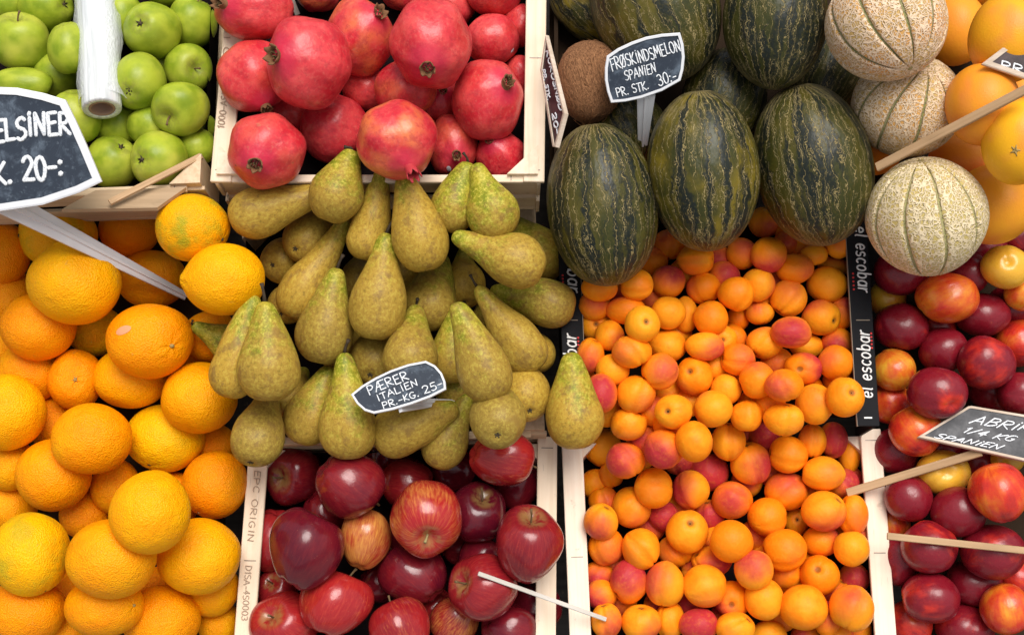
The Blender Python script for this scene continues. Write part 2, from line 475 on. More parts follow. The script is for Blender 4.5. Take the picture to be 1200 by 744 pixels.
g = G('chalkboard', 0.55)
tc = g.n('TexCoord').outputs['Object']
c = g.mix(g.step(g.noise(tc, 45.0, 5, 0.65, 0.8), 0.46, 0.74), (0.024, 0.033, 0.050), (0.105, 0.135, 0.175))
c = g.mix(g.math('MULTIPLY', g.step(g.noise(tc, 240.0, 3, 0.6), 0.58, 0.72), 0.22), c, (0.24, 0.29, 0.35))
g.color(c)
M['chalkboard'] = g.m
g = G('slate_board', 0.6)
tc = g.n('TexCoord').outputs['Object']
c = g.mix(g.step(g.noise(tc, 50.0, 5, 0.65), 0.40, 0.72), (0.065, 0.065, 0.07), (0.14, 0.14, 0.145))
g.color(c)
M['slate_board'] = g.m
g = G('dark_slate_board', 0.5)
tc = g.n('TexCoord').outputs['Object']
c = g.mix(g.step(g.noise(tc, 50.0, 5, 0.65), 0.40, 0.72), (0.030, 0.018, 0.020), (0.075, 0.048, 0.050))
g.color(c)
M['dark_slate_board'] = g.m
g = G('chalk', 0.9)
tc = g.n('TexCoord').outputs['Object']
g.color(g.mix(g.step(g.noise(tc, 900.0, 2), 0.3, 0.55), (0.42, 0.46, 0.52), (0.84, 0.86, 0.88)))
M['chalk'] = g.m

g = G('film_roll', 0.22)
r = g.rest()
x, y, z = g.xyz(r)
sv = g.n('CombineXYZ', {0: g.math('MULTIPLY', x, 5.0), 1: g.math('MULTIPLY', y, 5.0), 2: g.math('MULTIPLY', z, 0.35)}).outputs[0]
f = g.noise(sv, 0.8, 4, 0.55, 0.6)
g.color(g.mix(g.step(f, 0.35, 0.65), (0.62, 0.65, 0.66), (0.84, 0.86, 0.87)))
g.bump(f, 0.35, 0.004)
g.set('Transmission Weight', 0.18)
M['film_roll'] = g.m

g = G('loose_film', 0.15)
g.color((0.86, 0.89, 0.90))
g.set('Alpha', 0.45)
g.bump(g.noise(g.rest(), 5.0, 4), 0.6, 0.004)
M['loose_film'] = g.m

# ------------------------------------------------------------------ display planes (metres in front of the display plane)
B15 = 0.00022
def rail_w(area, y):
    if area == 'upper': return 0.030 + B15 * (y - 212)
    if area == 'mid':   return -0.005 + B15 * (y - 500)
    if area == 'low':   return -0.005 + B15 * (y - 760)
    if area == 'side':  return -0.010 + 0.00012 * (y - 744)
    if area == 'orange': return -0.012 + 0.00014 * (y - 744)
DEPTH = {'green': ('upper', .062), 'pom': ('upper', .066), 'melon': ('upper', .085), 'citrus': ('upper', .095),
         'pear': ('mid', .058), 'tray': ('mid', .052), 'orange': ('orange', .070), 'red': ('low', .066),
         'crate': ('low', .052), 'nect': ('side', .052)}
def floor_w(region, y):
    a, d = DEPTH[region]
    return rail_w(a, y) - d

# ------------------------------------------------------------------ boards, sticks, tubes
def frame_of(a, b, up):
    a, b, up = np.array(a, float), np.array(b, float), np.array(up, float)
    d = b - a
    L = np.linalg.norm(d)
    d /= L
    s = np.cross(up, d); s /= np.linalg.norm(s)
    u = np.cross(d, s)
    return d, s, u, L

_plank_seed = [0.0]
def plank(name, a, b, up, width, thick, mat, parent=None, bev=0.0008, ends=None, org=None):
    """board from a to b (world), its broad face looking along up, top face through the line a-b"""
    d, s, u, L = frame_of(a, b, up)
    _plank_seed[0] += 3.7
    bm = bmesh.new()
    bmesh.ops.create_cube(bm, size=1.0)
    e0, e1 = ends or (0.0, 0.0)
    rest_of = {}
    for v in bm.verts:
        x = (v.co.x + .5) * L
        if v.co.y > 0:
            x += e1 if v.co.x > 0 else e0
        v.co = Vector((x, v.co.y * width, (v.co.z - .5) * thick))
    if bev:
        bmesh.ops.bevel(bm, geom=list(bm.edges), offset=bev, segments=1, affect='EDGES')
    o0 = np.zeros(3) if org is None else np.asarray(org, float)
    vs, rs = [], []
    for v in bm.verts:
        c = v.co
        vs.append(np.array(a) - o0 + d * c.x + s * c.y + u * c.z)
        rs.append((c.x + _plank_seed[0], c.y + _plank_seed[0] * .31, c.z))
    bm.verts.index_update()
    fs = [[v.index for v in f.verts] for f in bm.faces]
    bm.free()
    return mesh_obj(name, vs, fs, M[mat], parent, (0, 0, 0) if parent is not None or org is None else V2(o0), smooth=False, rest=rs)

def tube_geo(pts, rad, seg=7, flat=None, cap=True):
    """tube through points; rad may be a list; flat=(normal, factor) squashes it along normal"""
    pts = [np.array(p, float) for p in pts]
    n = len(pts)
    rads = rad if isinstance(rad, (list, tuple, np.ndarray)) else [rad] * n
    vs, fs = [], []
    ref = np.array([0.123, 0.871, 0.31]) if flat is None else np.array(flat[0], float)
    for i, p in enumerate(pts):
        t = pts[min(i + 1, n - 1)] - pts[max(i - 1, 0)]
        t = t / (np.linalg.norm(t) + 1e-12)
        s = np.cross(t, ref); s /= (np.linalg.norm(s) + 1e-12)
        u = np.cross(s, t)
        k = 1.0 if flat is None else flat[1]
        for j in range(seg):
            a = 2 * math.pi * j / seg
            vs.append(p + rads[i] * (math.cos(a) * s + k * math.sin(a) * u))
    for i in range(n - 1):
        for j in range(seg):
            fs.append((i * seg + j, i * seg + (j + 1) % seg, (i + 1) * seg + (j + 1) % seg, (i + 1) * seg + j))
    if cap:
        fs.append(tuple(range(seg))[::-1])
        fs.append(tuple((n - 1) * seg + j for j in range(seg)))
    return vs, fs

def merge(geos):
    vs, fs = [], []
    for v, f in geos:
        k = len(vs)
        vs += list(v)
        fs += [tuple(i + k for i in q) for q in f]
    return vs, fs

# ------------------------------------------------------------------ fruit bodies (unit shape, feature axis +Z)
def uv_sphere(seg, rings):
    vs = [(0, 0, 1.0)]
    for i in range(1, rings):
        th = math.pi * i / rings
        for j in range(seg):
            ph = 2 * math.pi * j / seg
            vs.append((math.sin(th) * math.cos(ph), math.sin(th) * math.sin(ph), math.cos(th)))
    vs.append((0, 0, -1.0))
    fs = []
    for j in range(seg):
        fs.append((0, 1 + j, 1 + (j + 1) % seg))
    for i in range(rings - 2):
        a = 1 + i * seg; b = a + seg
        for j in range(seg):
            k = (j + 1) % seg
            fs.append((a + j, b + j, b + k, a + k))
    last = len(vs) - 1
    a = 1 + (rings - 2) * seg
    for j in range(seg):
        fs.append((last, a + (j + 1) % seg, a + j))
    return np.array(vs), fs

_SPH = {}
def sphere(seg, rings):
    if (seg, rings) not in _SPH:
        _SPH[(seg, rings)] = uv_sphere(seg, rings)
    v, f = _SPH[(seg, rings)]
    return v.copy(), f

def lumps(U, seed, amp, freq=1.6, k=7):
    q = np.random.default_rng(seed)
    out = np.zeros(len(U))
    for i in range(k):
        d = q.normal(size=3); d /= np.linalg.norm(d)
        out += np.sin(freq * (0.6 + q.random()) * 2.2 * (U @ d) + q.random() * 6.28) * (0.5 + q.random())
    return 1 + amp * out / math.sqrt(k)

def ex(v, s):
    return np.exp(-(v / s) ** 2)

def shape(kind, seed, p):
    hi = p.get('hi', False)
    seg, rings = {'apricot': (36, 20), 'nectarine': (32, 22)}.get(kind, (44, 30))
    if kind in ('netted',): seg, rings = 220, 56
    U, F = sphere(seg, rings)
    th = np.arccos(np.clip(U[:, 2], -1, 1)); ph = np.arctan2(U[:, 1], U[:, 0])
    bt = math.pi - th
    q = np.random.default_rng(seed + 5)
    if kind == 'orange':
        r = 1 - .035 * ex(th, .28) - .03 * ex(bt, .3) + p.get('nip', 0) * ex(th, .22)
        r -= .012 * np.cos(ph * 6) * ex(th, .35) * (th > .05)
        V = U * (r * lumps(U, seed, .022))[:, None]
    elif kind == 'grapefruit':
        r = 1 - .03 * ex(th, .3)
        V = U * (r * lumps(U, seed, .012))[:, None]
    elif kind == 'green_apple':
        r = 1 - .30 * ex(th, .34) - .15 * ex(bt, .30)
        V = U * (r * lumps(U, seed, .026))[:, None]
        V[:, :2] *= (1 + .07 * U[:, 2:3])
        V[:, 2] -= .03 * np.cos(5 * ph + q.random() * 6) * ex(bt, .7) * np.sin(bt)
    elif kind == 'red_apple':
        r = 1 - .33 * ex(th, .34) - .15 * ex(bt, .27)
        V = U * (r * lumps(U, seed, .026))[:, None]
        con = p.get('cone', .12)
        V[:, :2] *= (1 + con * U[:, 2:3])
        V[:, 2] *= 1.04
        lob = np.cos(5 * ph + q.random() * 6)
        V[:, 2] -= p.get('lobe', .02) * lob * ex(bt - .5, .42)
        V[:, :2] *= (1 + .030 * lob * np.sin(th) ** 2)[:, None]
    elif kind in ('apricot', 'nectarine'):
        d = .20 if kind == 'apricot' else .18
        r = 1 - d * ex(th, .23) + .03 * ex(bt, .22)
        cre = p.get('crease', .045)
        side = np.clip(1.25 - np.abs(bt) / 2.6, 0, 1) * 0 + np.sin(th) ** .6
        r -= cre * ex(ph, .13) * side
        r += cre * .35 * ex(np.abs(ph) - .42, .26) * side
        V = U * (r * lumps(U, seed, .024))[:, None]
    elif kind == 'pomegranate':
        r = 1 + .034 * np.cos(6 * ph + q.random() * 6) * np.sin(th) ** 2 + .10 * ex(th, .24) - .04 * ex(bt, .3)
        V = U * (r * lumps(U, seed, .028))[:, None]
    elif kind == 'striped':
        r = 1 - .03 * ex(th, .12) + .02 * np.cos(9 * ph + q.random() * 6) * 0.35 * np.sin(th)
        V = U * (r * lumps(U, seed, .012))[:, None]
    elif kind == 'netted':
        k = 10
        a = np.mod(ph * k / (2 * math.pi) + .5, 1) - .5
        gr = ex(a + .035 * np.sin(4 * th + q.random() * 6), .06) * np.clip(np.sin(th) * 3.0, 0, 1)
        r = 1 - .05 * gr - .03 * ex(th, .16)
        V = U * (r * lumps(U, seed, .014))[:, None]
        return V, F, U, gr
    elif kind == 'coconut':
        r = 1 + .05 * np.cos(3 * ph) * np.sin(th) ** 2 - .05 * ex(th, .2)
        V = U * (r * lumps(U, seed, .02))[:, None]
    return V, F, U, None

def unit(v):
    v = np.asarray(v, float)
    return v / np.linalg.norm(v)

def rot_to(axis, spin):
    """rotation taking +Z to axis (camera-frame), rolled by spin about it"""
    z = unit(axis)
    t = np.array([0, 0, 1.0]) if abs(z[2]) < .9 else np.array([0, 1.0, 0])
    x = unit(t - z * (t @ z))       # +X as near to the camera as it can be
    y = np.cross(z, x)
    R = np.stack([x, y, z], 1)
    c, s = math.cos(spin), math.sin(spin)
    return R @ np.array([[c, -s, 0], [s, c, 0], [0, 0, 1]])

# ------------------------------------------------------------------ the pile: bodies dropped along the line of sight until they touch
PC = np.zeros((0, 3)); PR = np.zeros(0); PRAIL = np.zeros(0, bool)
def add_proxy(c, r, rail=False):
    global PC, PR, PRAIL
    PC = np.vstack([PC, np.asarray(c, float)[None]]); PR = np.append(PR, r); PRAIL = np.append(PRAIL, rail)

def drop(proxies, z_floor, tight=0.88, rails=True, maxlift=0.14):
    """proxies: list of (x, y, r_px, depth offset m); returns depth z of the body"""
    best = None
    for (x, y, rp, dz) in proxies:
        d = np.array([(x - PW / 2) / FPX, (PH / 2 - y) / FPX, -1.0])
        rho = rp / FPX
        zf = (z_floor(y)) / (1 + rho)
        z = zf
        if len(PC):
            k2 = tight * tight
            A = d @ d - k2 * rho * rho
            Bq = PC @ d + k2 * rho * PR
            Cq = (PC ** 2).sum(1) - k2 * PR ** 2
            D = Bq * Bq - A * Cq
            ok = D > 0
            if not rails:
                ok &= ~PRAIL
            if ok.any():
                zz = (Bq[ok] - np.sqrt(D[ok])) / A
                z = min(z, zz.min())
        z = max(z, zf - maxlift)
        zb = z - dz
        best = zb if best is None else min(best, zb)
    return best

def surf(x, y, rad=0.0):
    """depth (w) of the pile's surface at a photo position"""
    d = np.array([(x - PW / 2) / FPX, (PH / 2 - y) / FPX, -1.0])
    A = d @ d
    Bq = PC @ d
    D = Bq * Bq - A * ((PC ** 2).sum(1) - (PR + rad) ** 2)
    ok = D > 0
    return DIST - ((Bq[ok] - np.sqrt(D[ok])) / A).min() if ok.any() else -0.08

# ------------------------------------------------------------------ fruit objects
def place_mesh(name, V, F, R, E, centre_cam, mat, parent=None, rest=None, groove=None):
    pass

class Body:
    """maps unit-shape points into world offsets from the fruit's centre"""
    def __init__(self, R, sc, rotz, Rm_world):
        self.R, self.sc, self.rz = R, sc, rotz
    def __call__(self, pts):
        q = np.asarray(pts, float) @ self.R.T          # camera-aligned
        c, s = math.cos(self.rz), math.sin(self.rz)
        a = q[:, 0] * c + q[:, 1] * s
        b = -q[:, 0] * s + q[:, 1] * c
        a, b, e = a * self.sc[0], b * self.sc[1], q[:, 2] * self.sc[2]
        q2 = np.stack([a * c - b * s, a * s + b * c, e], 1)
        return q2 @ RM.T

MATS = {'orange': 'orange_peel', 'grapefruit': 'grapefruit_peel', 'green_apple': 'green_apple_skin', 'red_apple': 'red_apple_skin',
        'apricot': 'apricot_skin', 'nectarine': 'nectarine_skin', 'pomegranate': 'pomegranate_skin', 'striped': 'striped_melon_rind',
        'netted': 'netted_melon_rind', 'coconut': 'coconut_husk'}
NAMES = {'striped': 'striped_melon', 'netted': 'netted_melon'}
CATS = {'orange': 'orange', 'grapefruit': 'grapefruit', 'green_apple': 'apple', 'red_apple': 'apple', 'apricot': 'apricot',
        'nectarine': 'nectarine', 'pomegranate': 'pomegranate', 'striped': 'melon', 'netted': 'melon', 'coconut': 'coconut'}
_seed = [100]

def fruit(kind, region, x, y, rx, ry, label, group, pole=None, flip=False, ang=0.0, spin=None, a=.5, b=.0, axis=None,
          rails=True, prm=None, tight=0.88, maxlift=0.14, rz=None, deco=None):
    _seed[0] += 1
    sd = _seed[0]
    q = np.random.default_rng(sd)
    if axis is None:
        if pole is not None:
            px, py = (pole[0] - x) / rx, -(pole[1] - y) / ry
            rr = math.hypot(px, py)
            if rr > .98:
                px, py = px * .98 / rr, py * .98 / rr
                rr = .98
            axis = (px, py, math.sqrt(max(0.0, 1 - rr * rr)))
        else:
            t = q.random() * 6.283
            zz = -0.15 - .5 * q.random() if kind not in ('green_apple', 'red_apple') else -.30 - .15 * q.random()
            axis = (math.cos(t), math.sin(t), zz)
    axis = unit(axis)
    if flip:
        axis = -axis
    if spin is None:
        spin = q.random() * 6.283
    R = rot_to(axis, spin)
    V, F, U, gr = shape(kind, sd, prm or {})
    # proxies along the longer axis
    rmin, rmax = min(rx, ry), max(rx, ry)
    ca, sa = math.cos(ang), math.sin(ang)
    if rmax / rmin > 1.22:
        e = (rmax - rmin * .93)
        dx, dy = (ca, sa) if rx > ry else (-sa, ca)
        prox = [(x, y, rmin, 0), (x + dx * e, y - dy * e, rmin * .93, 0), (x - dx * e, y + dy * e, rmin * .93, 0)]
    else:
        prox = [(x, y, math.sqrt(rx * ry), 0)]
    z = drop(prox, lambda yy: DIST - floor_w(region, yy), tight, rails, maxlift)
    for (xx, yy, rp, dz) in prox:
        add_proxy(np.array([(xx - PW / 2) / FPX * z, (PH / 2 - yy) / FPX * z, -z]), rp / FPX * z)
    # fit the outline to the measured ellipse
    qv = V @ R.T
    c, s = math.cos(ang), math.sin(ang)
    ea = np.abs(qv[:, 0] * c + qv[:, 1] * s).max()
    eb = np.abs(-qv[:, 0] * s + qv[:, 1] * c).max()
    k = z / FPX
    rzp = rz if rz is not None else math.sqrt(rx * ry) if rmax / rmin < 1.3 else rmin
    body = Body(R, (rx * k / ea, ry * k / eb, rzp * k / np.abs(qv[:, 2]).max()), ang, None)
    W = body(V)
    o = mesh_obj(NAMES.get(kind, kind), W, F, M[MATS[kind]], None, V2(P(x, y, DIST - z)), True, U)
    if gr is not None:
        at = o.data.attributes.new('groove', 'FLOAT', 'POINT')
        at.data.foreach_set('value', gr.astype(np.float32))
    o['a'] = float(a); o['b'] = float(b)
    tag(o, label, CATS[kind], group)
    for fn in (deco or ()):
        fn(o, body, q)
    return o, body

# parts in the unit frame -----------------------------------------------------
def part(o, body, name, geo, mat, smooth=True):
    v, f = geo
    return mesh_obj(name, body(np.array(v)), f, M[mat], o, (0, 0, 0), smooth, rest=np.array(v))

def apple_stem(mat='apple_stem_bark', length=.42):
    def f(o, body, q):
        b = q.normal(size=2) * .10
        pts = [(b[0] * t * t, b[1] * t * t, .66 + length * t) for t in np.linspace(0, 1, 6)]
        part(o, body, 'stem', tube_geo(pts, [.04, .032, .03, .03, .034, .045], 7), mat)
    return f

def apple_calyx(o, body, q):
    geos = []
    for i in range(5):
        a = i * 1.2566 + q.random() * .3
        d = np.array([math.cos(a), math.sin(a)])
        s = np.array([-d[1], d[0]])
        up = .02 + .06 * q.random()
        p = [(.02 * d + .035 * s, -.855), (.02 * d - .035 * s, -.855), (.085 * d - .038 * s, -.885), (.085 * d + .038 * s, -.885),
             (.155 * d + .004 * s, -.895 - up), (.02 * d, -.835)]
        v = [(c[0], c[1], zz) for c, zz in p]
        geos.append((v, [(0, 1, 2, 3), (3, 2, 4), (5, 1, 0), (5, 0, 3), (5, 2, 1), (5, 3, 4), (5, 4, 2)]))
    geos.append(tube_geo([(0, 0, -.80), (0, 0, -.875), (0, 0, -.89)], [.07, .055, .02], 8))
    part(o, body, 'calyx', merge(geos), 'calyx_dry')

def orange_button(dark=False, size=.062, star=False):
    def f(o, body, q):
        geos = [tube_geo([(0, 0, .93), (0, 0, .975), (0, 0, .985)], [size, size * .8, size * .3], 9)]
        for i in range(5 if star else 0):
            a = i * 1.2566 + q.random() * .4
            geos.append(tube_geo([(0, 0, .966), (size * 1.6 * math.cos(a), size * 1.6 * math.sin(a), .968)], [size * .42, size * .16], 5))
        part(o, body, 'stem_button', merge(geos), 'calyx_dry' if dark else 'orange_button')
    return f

def stone_dimple(o, body, q):
    part(o, body, 'stem_scar', tube_geo([(0, 0, .74), (0, 0, .805), (0, 0, .812)], [.085, .07, .03], 8), 'pit_dark')  # near-black disc paints the shade at the bottom of the stem pit

def crown(open_=1.0, length=.26, red=False):
    def f(o, body, q):
        seg = 24
        vs, fs = [], []
        cut = [0, 0, .02, .10, .23][0:]
        prof = [(.19, .96), (.15, 1.03), (.145, 1.10), (.16 + .02 * open_, 1.11 + length * .45), (.17 + .07 * open_, 1.11 + length)]
        prof_in = [(.145 + .065 * open_, 1.11 + length), (.135 + .02 * open_, 1.11 + length * .45), (.12, 1.10), (.11, 1.03), (.001, 1.02)]
        nsp = 6
        ph0 = q.random()
        allp = prof + prof_in
        for i, (r, z) in enumerate(allp):
            for j in range(seg):
                a = 2 * math.pi * j / seg
                t = abs(((j / seg * nsp + ph0) % 1) - .5) * 2      # 1 at gaps
                zz, rr = z, r
                if z > 1.11 + length * .3:
                    zz = 1.11 + (z - 1.11) * (1 - .72 * t ** 1.5) + .03 * math.sin(7 * a + ph0 * 9)
                    rr = r * (1 - .12 * t)
                vs.append((rr * math.cos(a), rr * math.sin(a), zz))
        n = len(allp)
        for i in range(n - 1):
            for j in range(seg):
                k = (j + 1) % seg
                fs.append((i * seg + j, i * seg + k, (i + 1) * seg + k, (i + 1) * seg + j))
        c = part(o, body, 'crown', (vs, fs), 'crown_red' if red else ('crown_skin' if length > .2 else 'crown_dry'))
        geos = []
        for i in range(18):
            a = q.random() * 6.28; rr = .02 + .09 * q.random()
            geos.append(tube_geo([(rr * .8 * math.cos(a), rr * .8 * math.sin(a), 1.02), (rr * 1.1 * math.cos(a + .4), rr * 1.1 * math.sin(a + .4), 1.12 + .12 * q.random())], [.012, .016], 4))
        v, ff = merge(geos)
        mesh_obj('stamens', body(np.array(v)), ff, M['stamen'], c, (0, 0, 0), False, rest=np.array(v))
    return f

def patch(name, mat, axis_cam, size, lift=1.012, asp=.7):
    """small label lying on the skin, facing a camera-frame direction"""
    def f(o, body, q):
        ax = unit(axis_cam) @ body.R
        R = rot_to(ax, .6)
        vs, fs = [], []
        n, mrows = 16, 3
        vs.append(tuple(lift * R[:, 2]))
        for i in range(1, mrows + 1):
            for j in range(n):
                a = 2 * math.pi * j / n
                t = i / mrows * size
                p = unit(R @ np.array([t * math.cos(a), asp * t * math.sin(a), math.sqrt(max(.1, 1 - t * t))]))
                vs.append(tuple(p * (lift + (.004 if i < mrows else -.004))))
        for j in range(n):
            fs.append((0, 1 + j, 1 + (j + 1) % n))
        for i in range(mrows - 1):
            for j in range(n):
                k = (j + 1) % n
                fs.append((1 + i * n + j, 1 + (i + 1) * n + j, 1 + (i + 1) * n + k, 1 + i * n + k))
        part(o, body, name, (vs, fs), mat)
    return f

# ------------------------------------------------------------------ pears
PROF = [(-.90, .0), (-.955, .10), (-.985, .22), (-.96, .38), (-.84, .60), (-.64, .79), (-.36, .935), (-.05, .995), (.25, .985), (.55, .92),
        (.85, .815), (1.15, .695), (1.45, .58), (1.75, .475), (2.05, .385), (2.25, .315), (2.37, .22), (2.42, .12), (2.43, 0.0)]
def pear(base, tip, wid, label, a=.5, toward=0, stem=None, aspect=1.72, region='pear', bend=None, tight=.86, rails=True, calyx=True, maxlift=.13, squat=1.0):
    _seed[0] += 1
    sd = _seed[0]
    q = np.random.default_rng(sd)
    bx, by = base; tx, ty = tip
    L = math.hypot(tx - bx, ty - by)
    u = np.array([(tx - bx) / L, (ty - by) / L])
    Rp = wid / 2
    ell = (aspect * 2 - 1) * Rp                 # centre of the belly to tip, true length in px
    proj = L - Rp
    if proj > ell:
        ell = proj
    sn = math.sqrt(max(0.0, 1 - (max(proj, 0.0) / ell) ** 2))
    sn = sn * (1 if toward > 0 else -1)
    if toward == 0:
        ell = proj; sn = 0.0
    cx, cy = bx + u[0] * Rp, by + u[1] * Rp
    axis = np.array([u[0] * proj / ell, -u[1] * proj / ell, sn])
    axis = unit(axis)
    # proxies: belly, shoulder, neck
    prox = []
    k = DIST / FPX
    for t, rr in ((0, 1.0), (.36, .78), (.66, .50), (.92, .36)):
        prox.append((cx + u[0] * proj * t, cy + u[1] * proj * t, Rp * rr, -axis[2] * ell * t * k))
    # belly-relative: depth of the k-th ball = z + dz
    z = drop(prox, lambda yy: DIST - floor_w(region, yy), tight, rails, maxlift)
    for (xx, yy, rp, dz) in prox:
        zz = z + dz
        add_proxy(np.array([(xx - PW / 2) / FPX * zz, (PH / 2 - yy) / FPX * zz, -zz]), rp / FPX * zz)
    k = z / FPX
    seg = 36
    # dense profile
    zs = np.array([p[0] for p in PROF]); rs = np.array([p[1] for p in PROF])
    tt = np.linspace(0, len(PROF) - 1, 46)
    zi = np.interp(tt, range(len(PROF)), zs); ri = np.interp(tt, range(len(PROF)), rs)
    for _ in range(2):
        zi[1:-1] = .25 * zi[:-2] + .5 * zi[1:-1] + .25 * zi[2:]
        ri[1:-1] = .25 * ri[:-2] + .5 * ri[1:-1] + .25 * ri[2:]
    zi = np.where(zi > 0, zi * (ell / Rp) / 2.43, zi)
    ri = ri / ri.max()
    neck = 1 + (q.random() - .55) * .30
    ri = np.where(zi > .6, ri * (1 + (neck - 1) * np.clip((zi - .6) / .8, 0, 1)), ri)
    bd = bend if bend is not None else (q.random() - .5) * .16
    ba = q.random() * 6.28
    zmax = zi.max()
    vs, rest, fs = [], [], []
    n = len(zi)
    for i in range(n):
        o_ = bd * max(0.0, zi[i]) ** 2 / max(zmax, 1e-6)
        for j in range(seg):
            p = 2 * math.pi * j / seg
            vs.append((ri[i] * math.cos(p) + o_ * math.cos(ba), ri[i] * math.sin(p) + o_ * math.sin(ba), zi[i]))
            rest.append((ri[i] * math.cos(p), ri[i] * math.sin(p), (zi[i] + 1) / (zmax + 1)))
    for i in range(n - 1):
        for j in range(seg):
            kk = (j + 1) % seg
            fs.append((i * seg + j, i * seg + kk, (i + 1) * seg + kk, (i + 1) * seg + j))
    V = np.array(vs)
    UU = V / (np.linalg.norm(V, axis=1)[:, None] + 1e-9)
    V[:, :2] *= lumps(V * .8, sd, .040)[:, None]
    spin = q.random() * 6.28
    R = rot_to(axis, spin)
    body = Body(R, (Rp * k, Rp * k, Rp * k), 0.0, None)
    rest = np.array(rest); rest2 = rest.copy(); rest2[:, 2] = rest[:, 2]
    o = mesh_obj('pear', body(V), fs, M['pear_skin'], None, V2(P(cx, cy, DIST - z)), True, rest2)
    o['a'] = float(a)
    tag(o, label, 'pear', 'pears heaped over their crate')
    if stem is not None:
        top = np.array([bd * zmax * math.cos(ba), bd * zmax * math.sin(ba), zmax])
        sx = (stem[0] - tx) / Rp; sy = -(stem[1] - ty) / Rp
        dcam = np.array([sx, sy, .10 + .15 * q.random()])
        dl = dcam @ R
        pts = [top + np.array([0, 0, -.07]), top + dl * .30 + np.array([0, 0, .05]), top + dl * .65 + np.array([0, 0, .03]), top + dl]
        part(o, body, 'stem', tube_geo(pts, [.075, .05, .048, .075], 7), 'dry_stem')
    if calyx and axis[2] < .75:
        geos = [tube_geo([(0, 0, -.86), (0, 0, -.945), (0, 0, -.955)], [.075, .065, .03], 8)]
        for i in range(5):
            aa = i * 1.2566
            geos.append(tube_geo([(.05 * math.cos(aa), .05 * math.sin(aa), -.93), ((.085 + .05 * q.random()) * math.cos(aa), (.085 + .05 * q.random()) * math.sin(aa), -.97)], [.035, .018], 5))
        part(o, body, 'calyx', merge(geos), 'calyx_dry')
    return o

